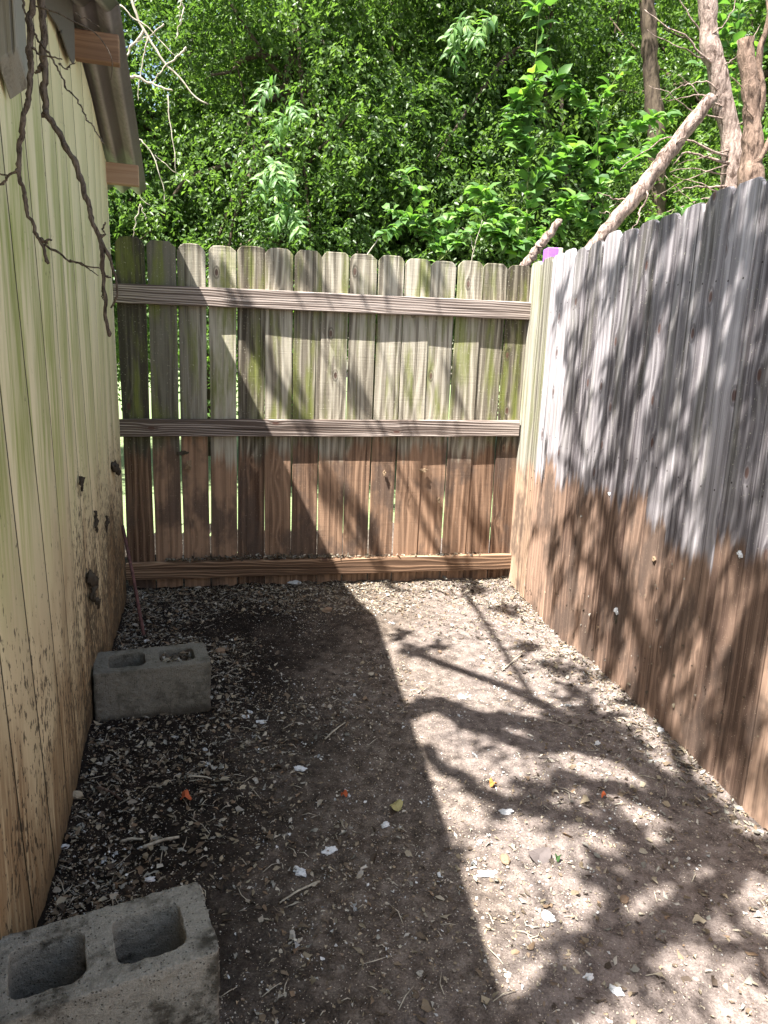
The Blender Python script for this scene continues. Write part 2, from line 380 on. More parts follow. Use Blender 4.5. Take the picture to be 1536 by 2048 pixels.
def soil_mat():
    g = G('soil'); px, py, pz = g.sep(g.pos()); p = g.pos()
    big = g.noise(p, 2.6, 4.0, .6); mid = g.noise(p, 22.0, 5.0, .68); fine = g.noise(p, 190.0, 4.0, .75)
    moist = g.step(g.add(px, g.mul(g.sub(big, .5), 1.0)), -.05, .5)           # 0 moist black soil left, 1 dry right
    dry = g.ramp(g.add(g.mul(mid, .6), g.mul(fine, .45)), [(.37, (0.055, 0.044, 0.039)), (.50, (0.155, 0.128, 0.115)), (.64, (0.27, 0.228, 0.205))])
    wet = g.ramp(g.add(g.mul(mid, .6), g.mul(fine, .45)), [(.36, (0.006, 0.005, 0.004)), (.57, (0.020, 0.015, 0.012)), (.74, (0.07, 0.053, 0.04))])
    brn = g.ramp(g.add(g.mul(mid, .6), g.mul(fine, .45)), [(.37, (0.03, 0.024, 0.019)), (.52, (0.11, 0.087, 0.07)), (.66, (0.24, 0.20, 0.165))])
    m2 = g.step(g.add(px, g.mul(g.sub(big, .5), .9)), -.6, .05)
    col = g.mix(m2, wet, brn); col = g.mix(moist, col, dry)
    sp = g.vor(p, 150.0); keep = g.math('LESS_THAN', g.sep(sp[1])[0], .07)
    chip = g.mul(g.step(sp[0], .34, .26), keep)
    col = g.mix(chip, col, g.mix(g.sep(sp[1])[1], (0.38, 0.31, 0.22), (0.62, 0.58, 0.52)))
    sp2 = g.vor(p, 310.0); keep2 = g.math('LESS_THAN', g.sep(sp2[1])[0], .05)
    col = g.mix(g.mul(g.step(sp2[0], .36, .28), keep2), col, (0.50, 0.43, 0.34))
    h = g.add(g.add(g.mul(mid, 1.0), g.mul(fine, .5)), g.mul(chip, .4))
    # beyond the fences there is grass-coloured earth
    return g.fin(col, .95, g.bump(h, .9, .012), .12)
M['soil'] = soil_mat()
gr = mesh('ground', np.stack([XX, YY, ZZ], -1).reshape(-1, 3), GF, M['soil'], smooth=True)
tag(gr, kind='structure')
def lawn_mat():
    g = G('lawn_green'); p = g.pos(); n = g.noise(p, 30.0, 4.0, .7)
    return g.fin(g.ramp(n, [(.3, (0.12, 0.17, 0.07)), (.7, (0.27, 0.33, 0.17))]), .9, g.bump(n, .8, .03), .1)
lx = np.array([-60, -20, -8, -4, -1.5, 1, 3, 8, 20, 60]); ly = np.array([4.35, 5, 6, 8, 11, 16, 30, 90])
LX, LY = np.meshgrid(lx, ly); li = np.arange(LX.size).reshape(LX.shape)
lawn = mesh('lawn', np.stack([LX, LY, LX*0+.035], -1).reshape(-1, 3), np.stack([li[:-1, :-1], li[:-1, 1:], li[1:, 1:], li[1:, :-1]], -1).reshape(-1, 4), lawn_mat())
tag(lawn, kind='structure')

# ------------------------------------------------------------ fences
def picket(name, w, h, t, mat, parent, loc, rz, base=0.0, ear=.026, seed=0, lean=0.0, warp=1.0):
    r_ = random.Random(seed); bm = bmesh.new()
    e1, e2 = ear*r_.uniform(.8, 1.25), ear*r_.uniform(.8, 1.25)
    nseg = 14; zz = [base+(h-e1*1.1-base)*i/nseg for i in range(nseg+1)]
    ph = r_.random()*9
    prof = []
    for z in zz:
        a = -w/2 + .0016*math.sin(z*5+ph)+r_.uniform(-.0005, .0005); b = w/2 + .0016*math.sin(z*4+ph*2)+r_.uniform(-.0005, .0005)
        prof.append((a, b, z))
    top = [(-w/2+e1*.45, h-e1*.45), (-w/2+e1, h-r_.uniform(0, .002)), (0, h+r_.uniform(-.001, .003)), (w/2-e2, h-r_.uniform(0, .002)), (w/2-e2*.45, h-e2*.45)]
    ring = [(a, z) for a, b, z in prof] + top + [(b, z) for a, b, z in reversed(prof)]
    cup = r_.uniform(-.004, .004)*warp; tw = r_.uniform(-.006, .006)*warp; bow = r_.uniform(-.006, .006)*warp
    def yy(x, z): return cup*(x/(w/2))**2 + tw*(x/(w/2))*(z/h-.5) + bow*math.sin(math.pi*z/h)
    fv = [bm.verts.new((x, yy(x, z)-t/2, z)) for x, z in ring]; bv = [bm.verts.new((x, yy(x, z)+t/2, z)) for x, z in ring]
    n = len(ring); L = len(prof)
    def cap(v, flip):
        for i in range(L-1):
            q = [v[i], v[n-1-i], v[n-2-i], v[i+1]]; bm.faces.new(q if not flip else q[::-1])
        q = v[L-1:n-L+1]; bm.faces.new(q if flip else q[::-1])
    cap(fv, False); cap(bv, True)
    for i in range(n):
        j = (i+1) % n; bm.faces.new((fv[i], bv[i], bv[j], fv[j]))
    o = bm_obj(name, bm, mat, parent); o.location = loc; o.rotation_euler = (0, lean, rz)
    bv_ = o.modifiers.new('edge', 'BEVEL'); bv_.width = .0018; bv_.segments = 1; bv_.limit_method = 'ANGLE'; bv_.angle_limit = math.radians(50)
    return o

T = (FB-FA)/np.linalg.norm(FB-FA); NB = np.array([-T[1], T[0]])     # NB points away from the camera
back = empty('wooden_fence', (FA[0], FA[1], 0), math.atan2(T[1], T[0]))
tag(back, 'far wooden picket fence with three rails, mossy grey above and brown stained below', 'fence')
Lb = np.linalg.norm(FB-FA); npk = 15; pitch = Lb/npk
for i in range(npk):
    w = pitch-random.choice([.004, .006, .008, .010]); 
    if i in (0, 1, 2): w = pitch-.0095
    if i > 9: w = pitch-.0035
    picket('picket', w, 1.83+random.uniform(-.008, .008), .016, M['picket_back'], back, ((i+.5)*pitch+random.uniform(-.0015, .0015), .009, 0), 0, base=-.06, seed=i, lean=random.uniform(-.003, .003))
def rail(z0, z1, x0, x1, th, hgt, mat, seed, dy=0.0):
    n = 26; r_ = np.random.default_rng(seed); xsr = np.linspace(x0, x1, n); V = []
    zc = np.linspace(z0, z1, n) + np.convolve(r_.normal(size=n), np.ones(7)/7, 'same')*.004
    mid = (x0+x1)/2
    for i in range(n):
        for (yy, zz) in ((-th, -hgt/2), (-th, hgt/2), (0, hgt/2), (0, -hgt/2)):
            V.append((xsr[i]-mid, yy, zc[i]+zz+r_.uniform(-.0006, .0006)-(z0+z1)/2))
    Fq = [(i*4+j, (i+1)*4+j, (i+1)*4+(j+1) % 4, i*4+(j+1) % 4) for i in range(n-1) for j in range(4)] + [(0, 1, 2, 3), ((n-1)*4+3, (n-1)*4+2, (n-1)*4+1, (n-1)*4)]
    o = mesh('rail', np.array(V), [list(f) for f in Fq], mat, back); o.location = (mid, dy, (z0+z1)/2)
    bm = bmesh.new(); bm.from_mesh(o.data); bmesh.ops.recalc_face_normals(bm, faces=bm.faces); bm.to_mesh(o.data); bm.free()
    b = o.modifiers.new('edge', 'BEVEL'); b.width = .003; b.segments = 2; b.limit_method = 'ANGLE'; b.angle_limit = math.radians(50)
    return o
rail(1.562, 1.590, -.01, Lb-.012, .038, .092, M['rail'], 1, -.001)
rail(.897, .940, -.01, Lb-.03, .038, .090, M['rail'], 2, -.001)
rail(.127, .150, .0, Lb-.012, .040, .090, M['rail_low'], 3, -.001)

U = (FC-FB)/np.linalg.norm(FC-FB); rzr = math.atan2(U[1], U[0])
rf = empty('wooden_fence', (FB[0], FB[1], 0), rzr)
tag(rf, 'silver grey wooden fence along the right side, tree shadows dappling it, foot stained brown', 'fence')
s = .004; i = 0
while s < 5.3:
    w = .139+random.uniform(-.002, .002)
    hh = 1.835+random.uniform(-.014, .012)
    mt = M['picket_corner'] if i < 2 else M['picket_right']
    picket('picket', w, hh, .016, mt, rf, (s+w/2, -.009-random.choice([0, 0, .003, .005]), 0), 0, base=-.03, seed=100+i, lean=random.uniform(-.004, .004), warp=.22)
    s += w+random.uniform(.003, .0065); i += 1
def purple_mat():
    g = G('purple_paint_on_post'); p = g.obj(); x, y, z = g.sep(p); n = g.noise(p, 40.0, 3.0, .6)
    f = g.step(g.add(x, g.mul(g.sub(n, .5), .012)), .022, .012)
    col = g.mix(f, (0.50, 0.44, 0.34), g.mix(n, (0.24, 0.09, 0.36), (0.36, 0.17, 0.50)))
    return g.fin(col, .7, g.bump(g.noise(g.xyz(g.mul(x, 200.0), g.mul(y, 200.0), g.mul(z, 10.0)), 1.0), .5, .002))
bm = bmesh.new(); box_bm(bm, (0, 0, .95), (.088, .088, 1.98)); bmesh.ops.bevel(bm, geom=bm.edges[:], offset=.005, segments=1, affect='EDGES')
post = bm_obj('post', bm, purple_mat(), rf); pw = at(1106, 505, 4.09)
post['label'] = 'purple painted post top showing behind the corner'
inv = Matrix.Rotation(-rzr, 4, 'Z') @ Matrix.Translation((-FB[0], -FB[1], 0))
post.location = inv @ Vector((pw[0], pw[1], pw[2]-1.94+.02)); post.rotation_euler = (0, 0, -rzr+.1)

# ------------------------------------------------------------ shed
shed = empty('shed', (wall_x(3.4), 3.4, 0)); tag(shed, 'pale yellow wooden shed with grooved siding and low corrugated metal roof on the left', 'shed')
shl = Vector(shed.location)
wdir = np.array([0.27002, -0.96285]); wnor = np.array([0.96285, 0.27002])     # along wall towards camera; outward normal
RIDGE_Y = 2.45
def roof_z(y): return max(1.5, 2.325 - (.228 if y > RIDGE_Y else .335)*abs(y-RIDGE_Y))
def wall_mesh():
    V = []; Gv = []; Fq = []
    # s = distance from the far corner towards the camera; columns: groove at spacing .2077
    gs = [.035 + .2077*k for k in range(0, 17)]
    cols = [(0.0, 0.0, 0)]
    gw = .0035
    for s_ in gs:
        cols += [(s_-gw-.002, 0, 0), (s_-gw, -.001, 1), (s_-gw+.001, -.007, 1), (s_+gw-.001, -.007, 1), (s_+gw, -.001, 1), (s_+gw+.002, 0, 0)]
    cols += [(3.50, 0, 0)]
    nz = 16
    for (s_, dep, gq) in cols:
        for k in range(nz+1):
            y0 = 3.40 + wdir[1]*s_
            zt = roof_z(y0)+.004
            z = -.12 + (zt+.12)*k/nz
            kk = min(.13, .05+.09*s_)                         # siding leans a little towards the far end at its foot
            ss = s_ - kk*(1.05-z)*(1.0 if s_ > 0 else 1.0)
            if s_ == 0: ss = -.045*(1.05-z)
            bulge = .004*math.sin(s_*7+z*2)
            x = wall_x(3.40)+wdir[0]*ss + wnor[0]*(dep+bulge); y = 3.40+wdir[1]*ss + wnor[1]*(dep+bulge)
            V.append((x-shl.x, y-shl.y, z)); Gv.append(float(gq))
    nc = len(cols)
    for c in range(nc-1):
        for k in range(nz):
            a = c*(nz+1)+k; Fq.append((a, a+nz+1, a+nz+2, a+1))
    return np.array(V), Fq, Gv
V, Fq, Gv = wall_mesh()
mesh('wall', V, np.array(Fq)[:, ::-1].copy(), M['siding'], shed, attrs={'groove': Gv})
# far end wall, near end wall and back wall of the shed (thick boxes inside the siding skin)
def wbox(name, p, q, z0, z1, th, mat):
    p = np.array(p); q = np.array(q); d = q-p; L = np.linalg.norm(d); m_ = (p+q)/2
    bm = bmesh.new(); box_bm(bm, (0, 0, (z0+z1)/2), (L, th, z1-z0)); o = bm_obj(name, bm, mat, shed)
    o.location = (m_[0]-shl.x, m_[1]-shl.y, 0); o.rotation_euler = (0, 0, math.atan2(d[1], d[0])); return o
c1 = np.array([wall_x(3.4), 3.4])-wnor*.03+wdir*.04; c2 = c1+wdir*3.4; c3 = c2-wnor*2.6; c4 = c1-wnor*2.6
wbox('end_wall', c1, c4, -.1, 2.02, .03, M['siding']); wbox('end_wall', c2, c3, -.1, 1.48, .03, M['siding']); wbox('rear_wall', c3, c4, -.1, 1.48, .03, M['siding'])
def tin_mat():
    g = G('weathered_corrugated_metal'); p = g.pos(); n = g.noise(p, 60.0, 4.0, .7); n2 = g.noise(p, 4.0, 3.0, .5)
    vd = g.attr('rib_shade')[2]; vd = g.step(g.add(vd, g.mul(g.sub(n, .5), .25)), .35, .75)  # corrugation shading painted into the colour as dark bands
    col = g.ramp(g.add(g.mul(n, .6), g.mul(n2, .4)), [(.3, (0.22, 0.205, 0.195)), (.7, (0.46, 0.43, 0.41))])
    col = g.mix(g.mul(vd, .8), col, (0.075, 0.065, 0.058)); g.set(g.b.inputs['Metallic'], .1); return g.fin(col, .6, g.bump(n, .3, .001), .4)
M['tin'] = tin_mat()
def roof_sheet(y_far, y_near, off=.150, inner=-2.75):
    # corrugations run along the slope, parallel to the wall
    n = int((off-inner)/.068*8); tt = np.linspace(off, inner, n); V = []
    s0 = (3.4-y_far)/.96285; s1 = (3.4-y_near)/.96285
    ss = np.linspace(s0, s1, 12); VL = []
    for s_ in ss:
        base = np.array([wall_x(3.4), 3.4])+wdir*s_
        y0 = base[1]
        for t_ in tt:
            q = base+wnor*t_
            z = roof_z(y0)+.018+.0135*math.cos(2*math.pi*(t_-off)/.078)
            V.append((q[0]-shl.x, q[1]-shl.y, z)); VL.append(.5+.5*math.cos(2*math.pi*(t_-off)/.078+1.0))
    m = len(ss); ii = np.arange(m*n).reshape(m, n)
    Fq = np.stack([ii[:-1, :-1], ii[1:, :-1], ii[1:, 1:], ii[:-1, 1:]], -1).reshape(-1, 4)
    o = mesh('roof', np.array(V), Fq, M['tin'], shed, smooth=True, attrs={'rib_shade': VL})
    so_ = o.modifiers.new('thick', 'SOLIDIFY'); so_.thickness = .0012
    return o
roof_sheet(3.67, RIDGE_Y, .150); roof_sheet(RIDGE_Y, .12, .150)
# purlin ends poking out under the roof edge
def beam(name, p, q, w, h, mat, lab=None):
    p = np.array(p); q = np.array(q); d = q-p; L = np.linalg.norm(d); bm = bmesh.new()
    box_bm(bm, (0, 0, 0), (L, w, h)); bmesh.ops.bevel(bm, geom=bm.edges[:], offset=.003, segments=1, affect='EDGES')
    o = bm_obj(name, bm, mat, shed); m_ = (p+q)/2; o.location = (m_[0]-shl.x, m_[1]-shl.y, m_[2]); o.rotation_euler = (0, 0, math.atan2(d[1], d[0]))
    if lab: o['label'] = lab
    return o
for (yy, zt) in ((2.535, 2.298), (3.35, 2.107)):
    b = np.array([wall_x(yy), yy]); a = b-wnor*.25; e = b+wnor*(.138 if yy < 3 else .135)
    beam('purlin', (*a, zt-.045), (*e, zt-.045), .038, .088, M['purlin'])
# strips of roofing felt hanging over the top of the siding, and a grey board fixed at the near end
def felt_mat():
    g = G('roofing_felt'); n = g.noise(g.pos(), 90.0, 3.0, .6); return g.fin(g.mix(n, (0.10, 0.088, 0.075), (0.16, 0.142, 0.125)), .9, g.bump(n, .4, .002))
fl = [(66, -60), (90, 10), (103, 32), (115, 50), (120, 62), (125, 58), (123, 66), (130, 88), (138, 112), (147, 129), (150, 120), (149, 60), (143, -10), (130, -60)]
P3 = []
for (u, v) in fl:
    d = ray(u, v); n2 = wnor; t = (n2@(np.array([wall_x(3.4), 3.4])+wnor*.015))/(n2@d[:2]); P3.append(CAMP+d*t)
P3 = np.array(P3)-np.array([shl.x, shl.y, 0]); nf = len(P3)
bm = bmesh.new(); vs = [bm.verts.new(p) for p in P3]; bm.faces.new(vs)
fo = bm_obj('felt_flap', bm, felt_mat(), shed); sm_ = fo.modifiers.new('thick', 'SOLIDIFY'); sm_.thickness = .004
p0 = np.array([wall_x(1.50), 1.50])
bm = bmesh.new(); box_bm(bm, (0, 0, .25), (.038, .088, .60)); 
for v in bm.verts:
    if v.co.z < 0: v.co.z += .03*(1 if v.co.x > 0 else -1)*.5 + .02*(1 if v.co.y < 0 else -1)
bmesh.ops.bevel(bm, geom=bm.edges[:], offset=.003, segments=1, affect='EDGES')
gb = bm_obj('grey_board', bm, M['grey_board'], shed); gb.location = (p0[0]+wnor[0]*.024-shl.x, p0[1]+wnor[1]*.024-shl.y, 1.835); gb.rotation_euler = (.0, 0, math.atan2(wnor[1], wnor[0]))

# ------------------------------------------------------------ cinder blocks
def block_mat(name, base, dark, mossy):
    g = G(name); p = g.obj(); n = g.noise(p, 26.0, 5.0, .7); f = g.noise(p, 260.0, 3.0, .7); b = g.noise(p, 9.0, 4.0, .65)
    col = g.mix(f, tuple(c*.45 for c in base), tuple(c*1.5 for c in base)); col = g.mix(g.mul(g.mul(g.step(b, .44, .62), g.step(n, .35, .55)), mossy), col, dark)
    col = g.mix(g.step(n, .66, .74), col, tuple(min(1, c*1.5) for c in base))
    pit = g.vor(p, 150.0); pt = g.mul(g.step(pit[0], .30, .18), g.math('LESS_THAN', g.sep(pit[1])[0], .35)); col = g.mix(g.mul(pt, .75), col, tuple(c*.25 for c in base))
    x, y, z = g.sep(p); soil = g.step(g.add(z, g.mul(g.sub(n, .5), .05)), .045, .01)
    col = g.mix(g.mul(soil, .7), col, (0.03, 0.024, 0.018))
    return g.fin(col, .92, g.bump(g.add(g.mul(f, .8), g.add(n, g.mul(pt, -1.0))), 1.0, .006), .15)
cl = bpy.data.textures.new('rough', 'CLOUDS'); cl.noise_scale = .018; cl.noise_depth = 3
def rrect(cx, cy, w, h, r, n=5):
    o = []
    for (sx, sy, a0) in ((1, 1, 0), (-1, 1, 90), (-1, -1, 180), (1, -1, 270)):
        for k in range(n+1):
            a = math.radians(a0+90*k/n); o.append((cx+sx*(w/2-r)+r*math.cos(a), cy+sy*(h/2-r)+r*math.sin(a)))
    return o
def cinder(name, loc, rz, mat, seed, notch=False):
    Lx, Ly, H = .395, .194, .194
    def loops(e, zz, bm):
        out = [rrect(0, 0, Lx, Ly, .012, 3)]
        for cx in (-.086, .086): out.append(rrect(cx, 0, .135-e, .128-e, .022, 5))
        return [[bm.verts.new((x, y, zz)) for x, y in l] for l in out]
    bm = bmesh.new(); bot = loops(.0, 0, bm); top = loops(.012, H, bm)
    for lp in (bot, top):
        ed = []
        for l in lp:
            for i in range(len(l)): ed.append(bm.edges.new((l[i], l[(i+1) % len(l)])))
        bmesh.ops.triangle_fill(bm, edges=ed, use_beauty=True)
    for lb, lt in zip(bot, top):
        for i in range(len(lb)): j = (i+1) % len(lb); bm.faces.new((lb[i], lb[j], lt[j], lt[i]))
    o = bm_obj(name, bm, mat, None, smooth=True); o.location = loc; o.rotation_euler = rz
    r = o.modifiers.new('remesh', 'REMESH'); r.mode = 'VOXEL'; r.voxel_size = .0034; r.use_smooth_shade = True
    d = o.modifiers.new('rough', 'DISPLACE'); d.texture = cl; d.strength = .007; d.mid_level = .5; d.texture_coords = 'LOCAL'
    return o
def from_corner(p, ang, dx, dy):
    c, s_ = math.cos(ang), math.sin(ang); return (p[0]+c*dx-s_*dy, p[1]+s_*dx+c*dy)
a1 = math.radians(22); fc = from_corner((-.608, 2.335), a1, -.395/2, .194/2)
b1 = cinder('cinder_block', (fc[0], fc[1], -.012), (0, math.radians(.6), a1), block_mat('far_block_concrete', (0.21, 0.195, 0.16), (0.065, 0.058, 0.042), .6), 1)
tag(b1, 'dark grey two hole concrete block against the yellow wall, one hollow packed with leaves', 'cinder block', 'concrete blocks on the soil')
a2 = math.radians(26.5); nc_ = from_corner((-.355, 1.245), a2, -.395/2, -.194/2)
b2 = cinder('cinder_block', (nc_[0]+.0, nc_[1], -.004), (0, 0, a2), block_mat('near_block_concrete', (0.31, 0.29, 0.245), (0.04, 0.034, 0.025), .9), 2)
tag(b2, 'grey moss blackened two hole concrete block nearest to us in the lower left corner', 'cinder block', 'concrete blocks on the soil')

# rusty rod
pb = onz(284, 1252, 0.02); pt = np.array([wall_x(3.30)+.045, 3.32, .47]); tp = at(245, 1052, 3.33)
V, Fq = tubes([(np.array([pb-(tp-pb)*.1, pb, (pb+tp)/2+np.array([.004, 0, 0]), tp]), [.0085, .0085, .008, .0085])], 10)
rod_m = bark_mat('rusty_metal', (0.17, 0.085, 0.075), (0.075, 0.04, 0.036), 60, .001)
o = mesh('metal_rod', V, Fq, rod_m, smooth=True); tag(o, 'thin rusty dark red rod leaning in the corner between shed and far fence', 'metal rod')

# ------------------------------------------------------------ leaves
def leaf_geo(C_, D, Nn, L, Wd, hi=False, curl=.15, fold=.25):
    """C_ base points, D direction, Nn approx normal, L length, Wd half width -> verts, faces, per vertex leaf id"""
    n = len(C_); D = D/np.linalg.norm(D, axis=1)[:, None]
    Sd = np.cross(D, Nn); Sd /= np.linalg.norm(Sd, axis=1)[:, None]+1e-9; Un = np.cross(Sd, D)
    L = L[:, None]; Wd = Wd[:, None]
    if hi:
        m = [C_, C_+D*L*.33+Un*L*curl*.35, C_+D*L*.68+Un*L*curl*.25, C_+D*L-Un*L*curl*.6]
        up = Un*Wd*fold
        l1 = m[1]+Sd*Wd+up; r1 = m[1]-Sd*Wd+up; l2 = m[2]+Sd*Wd*.72+up*.8; r2 = m[2]-Sd*Wd*.72+up*.8
        V = np.stack([m[0], m[1], m[2], m[3], l1, l2, r1, r2], 1).reshape(-1, 3); k = 8
        b = (np.arange(n)*k)[:, None]
        tri = np.concatenate([b+np.array([[0, 1, 4]]), b+np.array([[0, 6, 1]]), b+np.array([[2, 3, 5]]), b+np.array([[2, 7, 3]])])
        qd = np.concatenate([b+np.array([[1, 2, 5, 4]]), b+np.array([[1, 6, 7, 2]])])
        return V, [qd, tri], k
    tip = C_+D*L-Un*L*curl; md = C_+D*L*.45
    V = np.stack([C_, md+Sd*Wd+Un*Wd*fold, tip, md-Sd*Wd+Un*Wd*fold], 1).reshape(-1, 3); b = (np.arange(n)*4)[:, None]
    return V, [np.concatenate([b+np.array([[0, 2, 1]]), b+np.array([[0, 3, 2]])])], 4

def crown_geo(seed, blobs, n_sprays, per=14, L=.047, W_=.0125, droop=.5, spray=.24, hi=False, gap=.49, fieldscale=1.1):
    """blobs: list of (cx,cy,cz,rx,ry,rz). leaves sit on short drooping sprays inside the blobs."""
    r_ = np.random.default_rng(seed); B = np.array(blobs, float)
    vol = B[:, 3]*B[:, 4]*B[:, 5]; pr = vol/vol.sum()
    C = np.zeros((0, 3))
    while len(C) < n_sprays:
        k = r_.choice(len(B), n_sprays, p=pr); u = r_.normal(size=(n_sprays, 3)); u /= np.linalg.norm(u, axis=1)[:, None]
        rad = r_.random(n_sprays)**(1/2.2); P = B[k, :3]+u*rad[:, None]*B[k, 3:]
        keep = vnoise(P[:, 0]*fieldscale*1.6+seed, P[:, 1]*fieldscale*1.6, P[:, 2]*fieldscale*2.2) > gap + .12*(r_.random(n_sprays)-.5)
        C = np.concatenate([C, P[keep]])
    C = C[:n_sprays]
    az = r_.random(n_sprays)*2*np.pi; out = np.stack([np.cos(az), np.sin(az), -droop+.5*r_.normal(size=n_sprays)], 1)
    out /= np.linalg.norm(out, axis=1)[:, None]
    tt = (np.arange(per)+.5)/per
    P = C[:, None, :]+out[:, None, :]*(tt[None, :, None]*spray); P[:, :, 2] -= (tt**2*spray*.35)[None, :]
    side = np.cross(out, np.array([0, 0, 1.0])); side /= np.linalg.norm(side, axis=1)[:, None]+1e-9
    sg = np.where(np.arange(per) % 2 == 0, 1.0, -1.0)
    D = out[:, None, :]*.55+side[:, None, :]*sg[None, :, None]*.9+r_.normal(size=(n_sprays, per, 3))*.35; D[:, :, 2] -= .35
    Nn = np.array([0, 0, 1.0])+r_.normal(size=(n_sprays, per, 3))*.55
    n = n_sprays*per; P = P.reshape(-1, 3)+r_.normal(size=(n, 3))*.012; D = D.reshape(-1, 3); Nn = Nn.reshape(-1, 3)
    sc = .65+.7*r_.random(n); V, Fq, k = leaf_geo(P, D, Nn, L*sc, W_*sc*(.8+.5*r_.random(n)), hi)
    base = vnoise(P[:, 0]*1.3+9, P[:, 1]*1.3, P[:, 2]*1.3)
    rn = np.clip(.25+.5*base+.35*(r_.random(n)-.5)+.12*np.repeat(r_.normal(size=n_sprays), per), 0, 1)
    return V, Fq, np.repeat(rn, k)
def limb_paths(trunk_pts, r0, blobs, seed, nb=26):
    r_ = np.random.default_rng(seed); T_ = smooth_path(trunk_pts, 18, .02, seed); out = [(T_, np.linspace(r0, r0*.35, 18))]
    for k in range(nb):
        b = blobs[r_.integers(len(blobs))]; u = r_.normal(size=3); u /= np.linalg.norm(u)
        e = np.array(b[:3])+u*np.array(b[3:])*r_.uniform(.5, .95); i = r_.integers(5, 17); s_ = T_[i]
        m1 = s_+(e-s_)*.5+np.array([0, 0, .15])+r_.normal(size=3)*.1
        out.append((smooth_path([s_, m1, e], 10, .03, seed+k), np.linspace(r0*.32*r_.uniform(.6, 1.2), .006, 10)))
    return out
def make_tree(loc, trunk, r0, blobs, seed, lmat, n_sprays, label, cat='tree', group=None, bark='bark_dark', name='tree', per=14, nb=26, **kw):
    t = empty(name, loc); tag(t, label, cat, group)
    V, Fq = tubes(limb_paths(trunk, r0, blobs, seed, nb), 7, .18, seed); mesh('trunk', V, Fq, M[bark], t, smooth=True)
    V, Fq, rn = crown_geo(seed, blobs, n_sprays, per, **kw); mesh('crown', V, Fq, M[lmat], t, attrs={'rnd': rn})
    return t
def dup(t, loc, rz, sc, label, group=None):
    r = t.copy(); COL.objects.link(r); r.location = loc; r.rotation_euler = (0, 0, rz); r.scale = (sc,)*3; r['label'] = label
    if group: r['group'] = group
    for ch in list(t.children):
        c = ch.copy(); COL.objects.link(c); c.parent = r
    return r
GT = 'trees beyond the far fence'
bigblobs = [(0, 0, 3.3, 1.7, 1.2, 1.5), (-.9, .2, 2.4, 1.2, 1.0, 1.2), (1.0, -.2, 2.6, 1.3, 1.0, 1.3), (.2, .1, 4.8, 1.8, 1.3, 1.3), (-.3, -.3, 1.7, 1.1, .9, .9)]
t1 = make_tree((-1.05, 7.0, 0), [(0, 0, 0), (.05, 0, 1.2), (-.1, .05, 2.4), (.1, 0, 4.6)], .11, bigblobs, 21, 'leaf_deep', 5200, 'dense dark green tree straight behind the left half of the far fence', group=GT)
t2 = make_tree((-.15, 7.6, 0), [(0, 0, 0), (-.08, 0, 1.4), (.12, .1, 2.6), (0, 0, 4.8)], .13, bigblobs, 22, 'leaf_deep', 5200, 'dense dark green tree with an upright trunk, behind the middle of the far fence', group=GT)
t3 = make_tree((3.4, 7.2, 0), [(0, 0, 0), (.1, 0, 1.3), (.25, .1, 2.6), (.2, 0, 4.6)], .12, bigblobs, 23, 'leaf_mid', 5000, 'mid green tree beyond the fence corner, behind the leaning cut limb', group=GT)
far_labels = ['sunlit tree far beyond the left end of the far fence', 'sunlit tree far back behind the dark left hand trees', 'sunlit tree far back showing in gaps above the middle of the fence',
              'sunlit tree far back to the right of the tall sapling', 'sunlit tree far back behind the pale pink trunk']
tf = make_tree((-4.2, 11.5, 0), [(0, 0, 0), (.05, 0, 1.2), (-.1, .05, 2.4), (.1, 0, 4.6)], .12, bigblobs, 31, 'leaf_far', 3800, far_labels[0], group='sunlit trees far beyond the fence', L=.075, W_=.02)
for k, (x, y, sc) in enumerate([(-1.6, 11.8, 1.25), (1.4, 12.2, 1.3), (4.4, 11.6, 1.25), (7.6, 11.5, 1.3)]):
    dup(tf, (x, y, 0), 1.1+1.7*k, sc, far_labels[k+1])
dup(t1, (1.5, 7.9, 0), 4.0, 1.08, 'dark green tree directly behind the tall leafy sapling')
dup(t1, (-3.6, 7.6, 0), 2.2, 1.1, 'dense dark green tree beside the corrugated roof edge')
dup(t2, (5.6, 7.6, 0), 2.9, 1.12, 'dark green tree at the right edge beyond the pale trunks')
for k, (x, y, sc, lab) in enumerate([(-2.4, 9.2, 1.35, 'tall dark tree between the left hand trees'), (.1, 9.4, 1.4, 'tall dark tree standing behind the middle two trees'), (2.5, 9.4, 1.35, 'tall dark tree farthest back right of the fence centre'), (4.9, 9.4, 1.35, 'tall dark tree at the right behind the pink barked trees')]):
    dup(t1 if k % 2 else t2, (x, y, 0), .7+1.3*k, sc, lab, GT)

